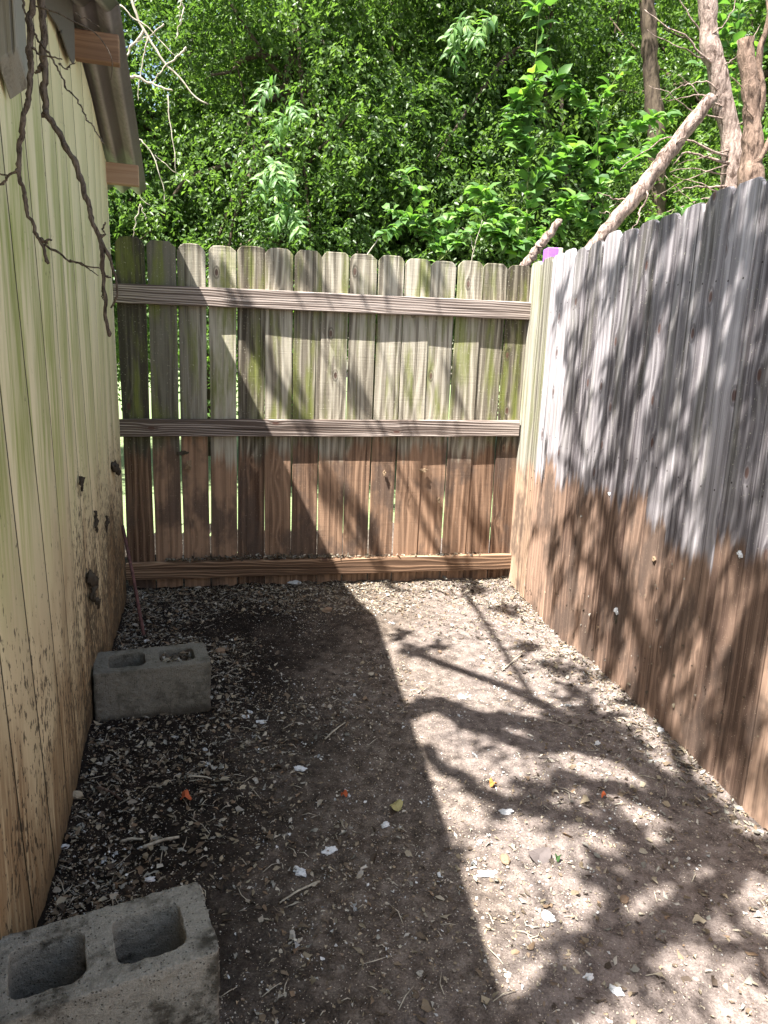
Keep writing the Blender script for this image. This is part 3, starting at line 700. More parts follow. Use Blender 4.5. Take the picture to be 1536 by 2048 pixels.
# overhead spray of the big trees (upper canopy seen at the top of the photo) is part of the crowns above
# ------------------------------------------------------------ leafy saplings just beyond the fence
def stems_thing(name, label, cat, paths, rad, leafspec, seed, lmat='leaf_bright', bark='vine', group=None):
    """paths: polylines in world coordinates; leaves alternate along them"""
    base = np.array(paths[0][0]); t = empty(name, tuple(base)); tag(t, label, cat, group)
    tp = []; LC = []; LD = []; LN = []; r_ = np.random.default_rng(seed)
    for k, p in enumerate(paths):
        Q = smooth_path(np.array(p)-base, 26, .006, seed+k); tp.append((Q, np.linspace(rad*(1 if k == 0 else .6), rad*.25, 26)))
        n = leafspec.get('n', 22); s0 = leafspec.get('start', .25) if k == 0 else .15
        for i, f in enumerate(np.linspace(s0, 1, n)):
            q = Q[min(25, int(f*25))]; tg = Q[min(25, int(f*25)+1)]-Q[max(0, int(f*25)-1)]; tg /= np.linalg.norm(tg)+1e-9
            for s_ in leafspec.get('sides', (1, -1, 1)):
                a = r_.random()*2*np.pi; sd = np.array([math.cos(a), math.sin(a)*.8-.2, .0])
                LC.append(q+r_.normal(size=3)*.004); LD.append(sd+tg*.5+np.array([0, 0, leafspec.get('dz', -.15)+.3*r_.normal()])); LN.append(np.array([.1, -.4, 1])+r_.normal(size=3)*.45)
    V, Fq = tubes(tp, 6, .1, seed); mesh('stem', V, Fq, M[bark], t, smooth=True)
    LC, LD, LN = map(np.array, (LC, LD, LN)); n = len(LC); sc = .6+.6*r_.random(n); L = leafspec.get('L', .085)
    V, Fq, k = leaf_geo(LC, LD, LN, L*sc, L*leafspec.get('w', .26)*sc, True, .22, .3)
    mesh('leaves', V, Fq, M[lmat], t, attrs={'rnd': np.repeat(np.clip(.45+.28*r_.normal(size=n), 0, 1), k)})
    return t
def pp(Y, *uv): return [at(u, v, Y) for u, v in uv]
stems_thing('sapling', 'tall fresh green sapling with broad leaves on an upright stem beyond the far fence', 'sapling',
    [pp(4.9, (1052, 620), (1050, 480), (1058, 330), (1065, 180), (1075, 60), (1085, -60)), pp(4.85, (1050, 480), (1000, 440), (960, 380)), pp(4.95, (1055, 400), (1110, 330), (1150, 300)),
     pp(4.8, (1050, 520), (1100, 460), (1150, 400)), pp(4.85, (1048, 520), (1010, 480), (975, 460)), pp(4.9, (1058, 330), (1030, 260), (1050, 190))], .008, dict(n=26, L=.125, w=.30), 41)
stems_thing('sapling', 'pale leafy shrub shoots poking up above the middle of the far fence', 'sapling',
    [pp(4.7, (880, 640), (875, 500), (850, 430), (815, 350)), pp(4.7, (878, 520), (900, 440), (940, 420)), pp(4.75, (880, 500), (830, 440), (780, 420)), pp(4.65, (880, 520), (920, 470), (1000, 440)), pp(4.7, (860, 470), (820, 440), (765, 470))],
    .006, dict(n=22, L=.085, w=.27), 42, 'leaf_bright')
stems_thing('sapling', 'green leafy shoots in front of the dark trunk right of the tall sapling', 'sapling',
    [pp(5.2, (1230, 640), (1220, 480), (1190, 330), (1200, 210), (1250, 120)), pp(5.2, (1205, 330), (1250, 260), (1330, 230)), pp(5.1, (1215, 400), (1160, 330), (1120, 280)), pp(5.2, (1200, 250), (1150, 190), (1100, 150)), pp(5.1, (1210, 380), (1260, 330), (1330, 280)), pp(5.1, (1220, 480), (1170, 440), (1130, 400))],
    .007, dict(n=24, L=.11, w=.28), 43)
stems_thing('sapling', 'leafy green shoots at the top right edge above the pale trunk', 'sapling',
    [pp(5.3, (1500, 420), (1480, 250), (1470, 120), (1490, -40)), pp(5.3, (1480, 250), (1430, 170), (1400, 130)), pp(5.2, (1475, 150), (1520, 90), (1560, 60)), pp(5.25, (1490, 330), (1530, 260), (1570, 200)), pp(5.3, (1475, 120), (1440, 60), (1420, 0))],
    .007, dict(n=16, L=.11, w=.27), 44)
stems_thing('creeper', 'small bright green creeper tip lying over the top of the right fence', 'creeper',
    [pp(2.95, (1300, 520), (1315, 445), (1345, 425), (1385, 405)), pp(2.95, (1315, 445), (1300, 440), (1290, 460))], .003, dict(n=9, L=.04, w=.42, start=.4), 45)
# drooping compound-leaf sprays
def pinnate(label, Y, starts, seed, L=.30):
    r_ = np.random.default_rng(seed); base = at(*starts[0], Y); t = empty('leafy_twig', tuple(base)); tag(t, label, 'leafy twig', 'bright drooping leaf sprays')
    tp = []; LC = []; LD = []; LN = []
    for k, (u, v) in enumerate(starts):
        p0 = at(u, v, Y)-base; a = r_.uniform(-.6, .6)+(0 if k % 2 else math.pi); 
        for q in range(2):
            aa = a+r_.uniform(-.9, .9); e = p0+np.array([math.cos(aa)*L*.6, -.1+math.sin(aa)*.1, -L*r_.uniform(.3, .8)])
            Q = smooth_path([p0, (p0+e)/2+np.array([0, 0, .06]), e], 12, .002, seed+k*5+q); tp.append((Q, np.linspace(.002, .0008, 12)))
            for i in range(2, 12, 1):
                for s_ in (1, -1):
                    tg = Q[i]-Q[i-1]; tg /= np.linalg.norm(tg)+1e-9; sd = np.cross(tg, [0, -1, .3])*s_
                    LC.append(Q[i]); LD.append(sd*.8+tg*.5+np.array([0, 0, -.5])+r_.normal(size=3)*.35); LN.append(np.array([0, -.8, .8])+r_.normal(size=3)*.25)
    V, Fq = tubes(tp, 5, 0, 1); mesh('stem', V, Fq, M['vine'], t)
    LC, LD, LN = map(np.array, (LC, LD, LN)); n = len(LC); sc = .7+.5*r_.random(n)
    V, Fq, k = leaf_geo(LC, LD, LN, 0.085*sc, .013*sc, True, .2, .3)
    mesh('leaves', V, Fq, M['leaf_bright'], t, attrs={'rnd': np.repeat(np.clip(.45+.25*r_.normal(size=n), 0, 1), k)})
pinnate('bright drooping leaf sprays hanging above the left centre of the far fence', 5.3, [(575, 330), (545, 322), (600, 350)], 51)
pinnate('bright drooping leaf sprays hanging right above the fence tops left of centre', 5.3, [(590, 415), (575, 430)], 52, .22)
pinnate('small bright leaf sprays high in the tree above the fence centre', 5.6, [(560, 170), (575, 220), (590, 240)], 54, .26)
pinnate('green leaf sprays hanging at the top edge of the view', 4.9, [(945, 40), (905, 55), (1000, 30)], 56, .26)

# ------------------------------------------------------------ cut limbs and trunks beyond the right fence
def limb(name, label, cat, pts, rads, mat, seed, twigs=None, group=None, partname='trunk'):
    base = np.array(pts[0]); Q = smooth_path(np.c_[np.array(pts)-base, rads], 40, 0)
    w = np.random.default_rng(seed).normal(size=(40, 3))*.005; w[0] = 0; w = (w+np.roll(w, 1, 0))/2; Q[:, :3] += w; Q[:, 3] *= 1+.07*np.random.default_rng(seed+1).normal(size=40)
    V, Fq = tubes([(Q[:, :3], Q[:, 3])], 14, .07, seed)
    if twigs:
        t = empty(name, tuple(base)); tag(t, label, cat, group); mesh(partname, V, Fq, mat, t, smooth=True)
        for k, (p, r) in enumerate(twigs):
            j = Q[np.argmin(np.linalg.norm(Q[:, :3]-(np.array(p[0])-base), axis=1)), :3]; pts_ = np.r_[[j], np.array(p)-base]
            V2, F2 = tubes([(smooth_path(pts_, 18, .008, seed+k), np.linspace(r, r*.3, 18))], 6, .15, seed+k); mesh('branch', V2, F2, mat, t, smooth=True)
        return t
    o = mesh(name, V, Fq, mat, smooth=True); o.location = tuple(base); return tag(o, label, cat, group)
limb('cut_limb', 'thick pale cut limb leaning diagonally over the top of the right fence', 'cut limb', pp(4.55, (1120, 570), (1180, 500), (1262, 405), (1330, 315), (1390, 240), (1425, 195)), [.040, .040, .045, .045, .042, .034], M['bark_pink'], 61,
     [(pp(4.55, (1262, 405), (1225, 395), (1195, 385)), .006), (pp(4.6, (1230, 440), (1215, 425), (1200, 424)), .005), (pp(4.5, (1350, 290), (1380, 258), (1390, 240)), .007), (pp(4.5, (1300, 380), (1280, 430), (1255, 480)), .008)])
limb('cut_limb', 'short pale cut limb stub rising just left of the purple post', 'cut limb', pp(4.3, (1030, 560), (1058, 520), (1090, 480), (1120, 440)), [.026, .026, .024, .020], M['bark_pink'], 62)
limb('tree', 'pale pink barked trunk standing behind the right fence, bare twigs at its side', 'tree', pp(4.9, (1480, 620), (1462, 400), (1468, 300), (1445, 200), (1420, 90), (1412, -20), (1405, -120)), [.082, .078, .07, .062, .058, .054, .05], M['bark_pink'], 63,
     [(pp(4.85, (1455, 330), (1400, 310), (1365, 305), (1345, 330)), .012), (pp(4.85, (1460, 370), (1410, 375), (1345, 385)), .009), (pp(4.8, (1440, 310), (1390, 280), (1330, 275), (1270, 310), (1240, 340)), .009),
      (pp(4.85, (1450, 350), (1395, 335), (1340, 345)), .007), (pp(4.85, (1425, 130), (1380, 80), (1330, 50), (1290, 20)), .008), (pp(4.85, (1440, 180), (1400, 160), (1350, 175), (1330, 200)), .006), (pp(4.85, (1445, 380), (1400, 420), (1330, 350)), .005),
      (pp(4.9, (1432, 100), (1380, 40), (1350, -20)), .008)] + [
      (pp(4.85, (u0, v0), (u0-.5*du+6, v0-.3*dv), (u0-du, v0-dv)), .0055) for u0, v0, du, dv in ((1425, 120, 130, 60), (1440, 190, 120, -10), (1445, 210, 90, 60), (1450, 240, 150, 70), (1465, 300, 110, -30), (1468, 330, 160, -60), (1466, 380, 120, 30), (1455, 260, -70, 60), (1430, 140, -90, 90), (1466, 330, -60, 80), (1462, 390, 150, -40), (1420, 70, -60, 90))])
limb('tree', 'brown forked trunk with a sawn off top at the right edge of the view', 'tree', pp(4.4, (1500, 600), (1500, 380), (1505, 260), (1500, 180), (1490, 80)), [.085, .075, .05, .044, .042], M['bark_brown'], 64,
     [(pp(4.4, (1503, 300), (1525, 200), (1520, 120), (1535, 20), (1540, -60)), .028), (pp(4.35, (1510, 330), (1540, 290), (1560, 150)), .022), (pp(4.35, (1505, 240), (1480, 170), (1460, 150)), .006)])
limb('tree', 'dark upright trunk rising behind the leaning cut limb', 'tree', pp(6.8, (1300, 640), (1310, 450), (1315, 300), (1300, 120), (1290, -80)), [.09, .085, .08, .07, .06], M['bark_dark'], 65)

# pale hanging dead twigs near the roof edge
def twiggy(name, label, cat, paths, mat, group=None, seed=0):
    base = np.array(paths[0][0][0]); V, Fq = tubes([(smooth_path(np.array(p)-base, 22, .004, seed+k), np.linspace(r, r*.45, 22)) for k, (p, r) in enumerate(paths)], 6, .2, seed)
    o = mesh(name, V, Fq, mat, smooth=True); o.location = tuple(base); return tag(o, label, cat, group)
twiggy('dead_twig', 'pale forked dead twigs hanging beside the edge of the corrugated roof', 'twigs',
   [(pp(3.9, (255, -30), (275, 40), (300, 85), (340, 135), (365, 160), (385, 190), (417, 208)), .008), (pp(3.9, (250, 155), (275, 153), (310, 170), (345, 182)), .008), (pp(3.9, (373, 95), (340, 125), (305, 162)), .005),
    (pp(3.9, (288, 60), (262, 95), (248, 130), (245, 160)), .007), (pp(3.9, (328, 48), (300, 72), (270, 85)), .004), (pp(3.9, (362, 0), (368, 25), (350, 78)), .004), (pp(3.9, (295, 75), (285, 130), (275, 200)), .004),
    (pp(3.9, (240, 10), (300, 60), (350, 110)), .004), (pp(3.9, (365, 0), (360, 10), (358, 40)), .003)], M['twig_pale'], seed=3)
twiggy('hanging_vine', 'thin grey vines hanging down beside the roof above the fence tops', 'vine',
   [(pp(4.1, (248, 150), (262, 280), (280, 400), (300, 410)), .004), (pp(4.1, (335, 190), (345, 280), (353, 345)), .004), (pp(4.1, (281, 408), (270, 450), (265, 480)), .004), (pp(4.1, (281, 408), (292, 440)), .003),
    (pp(4.1, (262, 280), (280, 275), (310, 320), (325, 370), (329, 405)), .004), (pp(4.1, (310, 310), (350, 345), (385, 368)), .002)], M['twig_pale'], seed=9)
twiggy('dead_twig', 'grey bare twigs standing above the middle of the far fence', 'twigs',
   [(pp(4.6, (940, 600), (945, 500), (965, 440)), .004), (pp(4.6, (945, 500), (940, 470), (925, 455)), .003)], M['twig_pale'], seed=12)
twiggy('dead_twig', 'long thin grey twig slanting up behind the centre of the far fence', 'twigs', [(pp(4.7, (700, 560), (760, 470), (850, 430)), .005)], M['twig_pale'], seed=13)

# ------------------------------------------------------------ tree overhanging the yard from the left (gives the dappled shade; bare twigs in view)
OV = empty('tree', (-3.6, -1.6, 0)); tag(OV, 'overhanging tree whose dark bare twigs dangle in front of the yellow shed wall', 'tree')
ob = np.array([-3.6, -1.6, 0.0])
def up_from(p, h):                                           # from a lit point towards the sun until height h
    p = np.array(p, float); return p + (h-p[2])*np.array([-.38, -.362, 1.0])
#OVERHEAD
hub = np.array([-2.2, -1.0, 3.9])
ovp = [(smooth_path([ob*1.0, ob+[.1, .1, 1.6], ob+[.6, .3, 3.0], hub], 18, .01, 1), np.linspace(.16, .09, 18))]
GR = lambda u, v: onz(u, v, 0.0)
def FR(u, v):
    d = ray(u, v); n = np.array([-(FC-FB)[1], (FC-FB)[0]]); return CAMP+d*((n@FB)/(n@d[:2]))
limbs = [  # shadow path in the photo, height, radius start/end
   ([GR(1536, 1700), GR(1440, 1650), GR(1330, 1570), GR(1240, 1500), GR(1130, 1430), GR(1060, 1380), GR(1000, 1350), GR(900, 1325), GR(800, 1300)], 3.35, .046, .012),
   ([GR(1240, 1500), GR(1150, 1490), GR(1060, 1445), GR(960, 1435), GR(835, 1400)], 3.25, .044, .026),
   ([GR(1130, 1490), GR(1070, 1500), GR(1000, 1470), GR(900, 1425)], 3.25, .030, .018),
   ([GR(1330, 1700), GR(1230, 1650), GR(1100, 1630), GR(1000, 1600), GR(930, 1570), GR(850, 1500)], 3.25, .026, .013),
   ([GR(1440, 1650), GR(1330, 1600), GR(1200, 1560), GR(1130, 1560), GR(1060, 1590), GR(1000, 1640)], 3.25, .034, .014),
   ([GR(1440, 1650), GR(1350, 1500), FR(1300, 1380), FR(1270, 1240), FR(1230, 1120), FR(1200, 980)], 3.7, .026, .010),
   ([FR(1300, 1380), FR(1390, 1200), FR(1440, 950), FR(1500, 780)], 3.8, .024, .010),
   ([FR(1230, 1120), FR(1250, 900), FR(1300, 720), FR(1330, 560)], 4.0, .020, .010),
   ([FR(1440, 950), FR(1420, 760), FR(1440, 560), FR(1460, 420)], 4.0, .022, .010),
   ([FR(1270, 1240), FR(1180, 1160), FR(1130, 1060)], 3.7, .014, .008),
   ([GR(1440, 1650), GR(1330, 1740), GR(1240, 1790), GR(1190, 1860), GR(1230, 1960)], 3.3, .022, .010),
   ([GR(1330, 1740), GR(1400, 1850), GR(1500, 1900), GR(1560, 1980)], 3.3, .012, .008),
   ([GR(1190, 1860), GR(1120, 1900), GR(1060, 1990)], 3.3, .014, .008),
   ([GR(1060, 1380), GR(1000, 1290), GR(960, 1230), GR(930, 1180)], 3.5, .012, .006)]
for k, (pts, h, r0, r1) in enumerate(limbs):
    P = [up_from(p, h+.08*math.sin(i*1.7+k)) for i, p in enumerate(pts)]
    if k == 0: P = [hub, hub*.5+P[0]*.5+np.array([0, 0, .2])] + P
    n = 30; Qk = smooth_path(P, n, .012, 70+k); ovp.append((Qk, np.linspace(r0*1.25, r1*1.7, n)*(1.0 if pts[-1][2] > .05 else 1.25))); r7 = np.random.default_rng(500+k)
    for q_ in range(7):
        i0 = r7.integers(10 if k == 0 else 3, n-1); a_ = r7.random()*6.283; ln = r7.uniform(.12, .40); e_ = Qk[i0]+np.array([math.cos(a_)*ln, math.sin(a_)*ln, r7.normal()*.08]); ovp.append((smooth_path([Qk[i0], (Qk[i0]+e_)/2+r7.normal(size=3)*.03, e_], 10, .006, q_), np.linspace(.0085, .004, 10)))
# leaf clumps whose shade falls on the fence and soil
CL = []
def clump(p, h, r, n):
    h2 = p[2]+(h-p[2])*.80 if p[2] > .05 else h*.92
    CL.append((up_from(p, max(h2, 3.25)), r*(.52 if p[2] > .05 else .88), n*(.17 if p[2] > .05 and n > 24 else .6)))
for (u, v, h, r, n) in [(830, 1300, 3.5, .05, 22), (800, 1270, 3.5, .05, 22), (845, 1410, 3.5, .05, 24), (890, 1405, 3.5, .05, 22), (1130, 1450, 3.5, .08, 60), (900, 1700, 3.5, .05, 18), (960, 1500, 3.5, .03, 6), (1180, 1430, 3.6, .12, 90), (1210, 1460, 3.6, .10, 60), (1260, 1500, 3.6, .11, 70), (1340, 1560, 3.6, .09, 60), (1400, 1600, 3.6, .10, 70), (1430, 1660, 3.6, .12, 110), (1500, 1700, 3.6, .10, 80), (1370, 1680, 3.6, .08, 50), (1290, 1710, 3.6, .07, 36), (1220, 1740, 3.6, .08, 45),
                        (1010, 1215, 3.9, .09, 50), (960, 1180, 3.9, .08, 35), (1110, 1330, 3.8, .10, 45), (1050, 1290, 3.8, .08, 30), (880, 1290, 3.8, .05, 16), (1150, 1380, 3.7, .09, 45), (1180, 1350, 3.8, .05, 16),
                        (1230, 1850, 3.5, .06, 20), (1100, 1640, 3.5, .05, 14), (1060, 1580, 3.5, .05, 12), (1330, 1960, 3.4, .05, 10), (1480, 1850, 3.4, .05, 14), (1250, 1640, 3.5, .07, 26), (1200, 1590, 3.5, .05, 12)]:
    clump(GR(u, v), h, r, n)
for (u, v, h, r, n) in [(1180, 1000, 4.6, .10, 60), (1230, 1060, 4.6, .12, 75), (1160, 1110, 4.6, .10, 55), (1120, 1180, 4.5, .09, 45), (1250, 1190, 4.7, .12, 70), (1200, 1230, 4.6, .08, 35), (1350, 1060, 4.8, .09, 45), (1400, 1160, 4.8, .13, 90), (1470, 1130, 4.9, .12, 75),
                        (1440, 980, 4.9, .12, 80), (1500, 900, 4.9, .13, 90), (1510, 1220, 4.8, .13, 90), (1480, 1400, 4.5, .14, 95), (1430, 1440, 4.5, .10, 60), (1520, 1540, 4.4, .12, 70), (1350, 1330, 4.6, .10, 50), (1300, 1380, 4.6, .08, 35),
                        (1300, 640, 5.0, .12, 80), (1270, 720, 5.0, .10, 55), (1240, 850, 4.9, .10, 50), (1330, 800, 5.0, .11, 60), (1420, 480, 5.1, .14, 100), (1470, 560, 5.1, .12, 80), (1400, 560, 5.1, .10, 60), (1510, 440, 5.2, .14, 100), (1480, 700, 5.0, .11, 65),
                        (1380, 700, 5.0, .10, 55), (1190, 560, 4.9, .09, 40), (1160, 700, 4.9, .09, 35), (1230, 600, 4.9, .09, 45), (1290, 950, 4.8, .09, 45), (1370, 900, 4.9, .10, 55), (1150, 800, 4.8, .07, 22), (1330, 480, 5.1, .11, 65), (1510, 1020, 4.9, .1, 60), (1070, 1080, 4.5, .07, 25), (1500, 620, 5.0, .13, 80), (1440, 860, 4.9, .10, 60), (1360, 600, 5.0, .09, 50), (1300, 870, 4.8, .07, 30), (1200, 920, 4.7, .07, 30), (1340, 1240, 4.6, .1, 60), (1420, 1280, 4.6, .10, 60), (1500, 1330, 4.5, .10, 50), (1380, 1400, 4.5, .07, 30), (1160, 1250, 4.5, .06, 26), (1110, 1110, 4.5, .05, 20), (1230, 1330, 4.5, .06, 22), (1520, 760, 5, .1, 60), (1220, 760, 4.8, .06, 22), (1120, 640, 4.8, .05, 16)]:
    clump(FR(u, v), h, r, n)
r6 = np.random.default_rng(77)
for q_ in range(75):
    u = 1090+446*r6.random()**.8; v = 380+1200*r6.random()
    p = FR(u, v)
    if p[2] < .05 or p[2] > 1.8: continue
    clump(p, 4.0, r6.uniform(.03, .07), int(r6.uniform(3, 8)))
def FBk(u, v):
    d = ray(u, v); n = np.array([-(FB-FA)[1], (FB-FA)[0]]); return CAMP+d*((n@FA)/(n@d[:2]))
for (u, v, h, r, n) in [(440, 560, 4.8, .07, 24), (520, 700, 4.8, .07, 24), (560, 780, 4.8, .07, 22), (600, 830, 4.7, .06, 16), (560, 540, 4.9, .07, 24), (640, 560, 4.9, .06, 18), (730, 590, 4.9, .07, 26), (780, 560, 4.9, .06, 20), (870, 560, 4.9, .05, 12), (660, 980, 4.7, .06, 20), (740, 1060, 4.6, .07, 24), (860, 990, 4.7, .06, 16), (960, 1050, 4.6, .06, 18), (900, 750, 4.8, .05, 12), (700, 760, 4.8, .05, 14)]:
    clump(FBk(u, v), h, r, n)
LC = []; r_ = np.random.default_rng(91)
allp = np.concatenate([np.asarray(p[0]) for p in ovp[1:]])
for k, (c, rad, n) in enumerate(CL):
    n = int(n*1.75)
    j = allp[np.argmin(np.linalg.norm(allp-c, axis=1))]; m1 = (j+c)/2+r_.normal(size=3)*.05
    ovp.append((smooth_path([j, m1, c], 8, .01, k), np.linspace(.008, .004, 8)))
    q = r_.normal(size=(n, 3)); q /= np.linalg.norm(q, axis=1)[:, None]; q *= (rad*r_.random(n)**.5)[:, None]; q[:, 2] *= .8
    LC.append(c+q)
LC = np.concatenate(LC)-ob
V, Fq = tubes([(np.asarray(p)-(ob if i or 1 else 0), r) for i, (p, r) in enumerate(ovp)], 7, .12, 5); mesh('trunk', V, Fq, M['bark_brown'], OV, smooth=True)
n = len(LC); D = r_.normal(size=(n, 3)); D[:, 2] -= .4; sc = .7+.6*r_.random(n)
V, Fq, k = leaf_geo(LC, D, r_.normal(size=(n, 3))+np.array([0, 0, 1.2]), 0.074*sc, .019*sc); mesh('crown', V, Fq, M['leaf_dense'], OV, attrs={'rnd': np.repeat(r_.random(n), k)})
def bare(paths, lab, seed):
    V, Fq = tubes([(smooth_path(np.array(p), 110 if len(p) > 6 else 16, .0016, seed+k)-ob, np.linspace(r, r*(.4 if r > .004 else .5), 110 if len(p) > 6 else 16)*(1+.09*np.abs(np.random.default_rng(k).normal(size=(110 if len(p) > 6 else 16)))**2)) for k, (p, r) in enumerate(paths)], 8, .3, seed)
    o = mesh('branch', V, Fq, M['twig_dark'], OV, smooth=True); o['label'] = lab
bare([(pp(1.12, (70, -260), (64, -100), (62, 0), (60, 70), (55, 190), (38, 290), (35, 345), (60, 430), (85, 490), (98, 528)), .0056), (pp(1.12, (90, 488), (140, 520), (170, 532), (203, 538)), .0018), (pp(1.12, (140, 520), (175, 535), (197, 552)), .0013),
      (pp(1.12, (36, 338), (18, 350), (0, 366), (-20, 380)), .002), (pp(1.12, (14, 350), (0, 345), (-20, 340)), .0012), (pp(1.12, (82, 478), (92, 484), (102, 480)), .0025), (pp(1.12, (60, 95), (90, 112), (123, 119)), .0016)], 'left one of the two dangling bare twigs', 81)
bare([(pp(1.22, (80, -260), (84, -100), (86, 0), (88, 100), (88, 200), (92, 230), (120, 265), (160, 350), (185, 440), (202, 485), (205, 560), (217, 672)), .0066), (pp(1.22, (200, 478), (222, 520), (233, 570), (236, 595), (222, 616)), .003),
      (pp(1.22, (86, 130), (75, 140), (70, 146)), .0035), (pp(1.22, (205, 545), (215, 555), (222, 556)), .002), (pp(1.22, (203, 475), (208, 455), (210, 445)), .002), (pp(1.22, (205, 570), (206, 595), (212, 612)), .0014), (pp(1.22, (92, 228), (86, 234), (84, 232)), .004)], 'right one of the two dangling bare twigs', 82)
bare([(pp(1.2, (40, -60), (45, 10), (68, 68), (100, 110), (150, 200), (180, 245), (208, 290)), .0018), (pp(1.2, (70, 12), (100, 20), (150, 40), (200, 70), (225, 115), (222, 160)), .0013), (pp(1.2, (150, 25), (185, 45), (200, 55)), .001), (pp(1.2, (118, 128), (135, 138), (150, 125)), .0012)], 'hair thin bare twigs crossing the top of the wall', 83)

# ------------------------------------------------------------ litter
def litter_mat(name):
    g = G(name); c = g.attr('col')[0]; n = g.noise(g.pos(), 300.0, 2.0, .6)
    col = g.mix(n, g.mix(1.0, c, .55, 'MULTIPLY'), c); return g.fin(col, .8, None, .2)
M['litter'] = litter_mat('dry_leaf_litter')
PAL = np.array([(0.31, 0.26, 0.18), (0.20, 0.155, 0.105), (0.38, 0.33, 0.24), (0.14, 0.105, 0.075), (0.42, 0.37, 0.29), (0.08, 0.06, 0.045), (0.26, 0.18, 0.115), (0.46, 0.43, 0.37), (0.10, 0.08, 0.06), (0.17, 0.13, 0.09), (0.30, 0.29, 0.25)])
def in_yard(x, y, m=.01): return (x > wall_x(y)+m) & (x < fright_x(y)-m) & (y < fback_y(x)-m)
def scatter_pts(n, dens, r_):
    out = np.zeros((0, 2))
    while len(out) < n:
        x = r_.uniform(-1.45, 1.35, n*2); y = .75+3.4*r_.random(n*2)**1.05
        k = in_yard(x, y)&(r_.random(n*2) < dens(x, y)); out = np.concatenate([out, np.stack([x[k], y[k]], 1)])
    return out[:n]
def edge_d(x, y): return np.minimum(np.minimum(fback_y(x)-y, fright_x(y)-x), (x-wall_x(y)))
def dens_leaf(x, y):
    e = edge_d(x, y); pn = vnoise(x*3.1+2, y*3.1, 4); bk = np.exp(-(fback_y(x)-y)/.35); le = smooth01(.1, -.7, x)
    return np.clip(.10+.75*np.exp(-e/.10)+.55*bk+.30*le*smooth01(.45, .75, pn)+.05*le, 0, 1)*smooth01(.25, .6, pn+.35*np.exp(-e/.15))
def flakes(n, dens, smin, smax, seed, pal, zoff=.002, tilt=.45, pts=None, aspect=(.3, .75)):
    r_ = np.random.default_rng(seed); P = scatter_pts(n, dens, r_) if pts is None else pts; n = len(P)
    z = gh(P[:, 0], P[:, 1])+zoff+(r_.random(n)**2)*.008 if P.shape[1] == 2 else P[:, 2]
    L = smin+(smax-smin)*r_.random(n)**3.4; a = r_.random(n)*2*np.pi
    D = np.stack([np.cos(a), np.sin(a), r_.normal(size=n)*tilt*.5], 1); Nn = np.stack([r_.normal(size=n)*tilt, r_.normal(size=n)*tilt, np.ones(n)], 1)
    C_ = np.stack([P[:, 0], P[:, 1], z], 1)-D*L[:, None]*.5
    V, Fq, k = leaf_geo(C_, D, Nn, L, L*r_.uniform(aspect[0], aspect[1], n)*.5, True, (.16*r_.normal(size=n))[:, None], (.45*r_.normal(size=n))[:, None])
    V = V+r_.normal(size=V.shape)*np.repeat(L, k)[:, None]*.075
    c = pal[r_.integers(len(pal), size=n)]*(.7+.6*r_.random((n, 1)))
    return V, Fq, np.repeat(np.clip(c, 0, .85), k, 0)
V, Fq, c = flakes(30000, dens_leaf, .004, .030, 5, PAL, aspect=(.18, .65)); o = mesh('leaf_litter', V, Fq, M['litter'], attrs={'col': c}); tag(o, kind='stuff'); o['label'] = 'broken dry brown leaves littering the soil'
WP = np.array([(0.62, 0.62, 0.60), (0.46, 0.41, 0.33), (0.40, 0.33, 0.23), (0.50, 0.45, 0.36), (0.34, 0.27, 0.18), (0.28, 0.21, 0.15)])
def dens_chip(x, y): return np.clip(.12+.95*smooth01(.35, .75, vnoise(x*2.8, y*2.8, 8))+.25*np.exp(-edge_d(x, y)/.12), 0, 1)
V, Fq, c = flakes(30000, dens_chip, .0018, .012, 6, WP, .001, .6, aspect=(.25, .8)); o = mesh('wood_chips', V, Fq, M['litter'], attrs={'col': c}); tag(o, kind='stuff'); o['label'] = 'pale chips and flecks scattered over the soil'
r_ = np.random.default_rng(61); cc = scatter_pts(95, lambda x, y: .35+.65*vnoise(x*2, y*2, 12), r_); P_ = np.repeat(cc, 11, 0)+r_.normal(size=(95*11, 2))*np.repeat(r_.uniform(.006, .022, (95, 1)), 11, 0)
P_ = P_[in_yard(P_[:, 0], P_[:, 1])]
V, Fq, c = flakes(0, None, .004, .018, 62, np.array([(0.62, 0.64, 0.64), (0.52, 0.53, 0.50), (0.45, 0.47, 0.48), (0.60, 0.57, 0.48)]), pts=P_, tilt=.7, aspect=(.4, 1.0)); o = mesh('white_flakes', V, Fq, M['litter'], attrs={'col': c}); tag(o, kind='stuff'); o['label'] = 'clusters of whitish papery flakes on the soil'
V, Fq, c = flakes(230, dens_leaf, .022, .046, 64, PAL, .006, .8, aspect=(.3, .6)); o = mesh('curled_leaves', V, Fq, M['litter'], attrs={'col': c}); tag(o, kind='stuff'); o['label'] = 'larger curled dead leaves lying over the litter'
# loose straw-like bits
r_ = np.random.default_rng(8); sp = scatter_pts(900, dens_leaf, r_); L = .015+.05*r_.random(900)**2; a = r_.random(900)*np.pi
tp = []
for i in range(900):
    d = np.array([math.cos(a[i]), math.sin(a[i])])*L[i]; p = sp[i]; q = p+d; m_ = (p+q)/2+r_.normal(size=2)*L[i]*.08
    tp.append((np.array([[*p, gh(*p)+.004], [*m_, gh(*m_)+.008], [*q, gh(*q)+.004]]), [.0011, .0013, .0007]))
V, Fq = tubes(tp, 4, 0); o = mesh('twig_litter', V, Fq, M['twig_pale']); tag(o, kind='stuff'); o['label'] = 'thin broken twigs among the leaf litter'
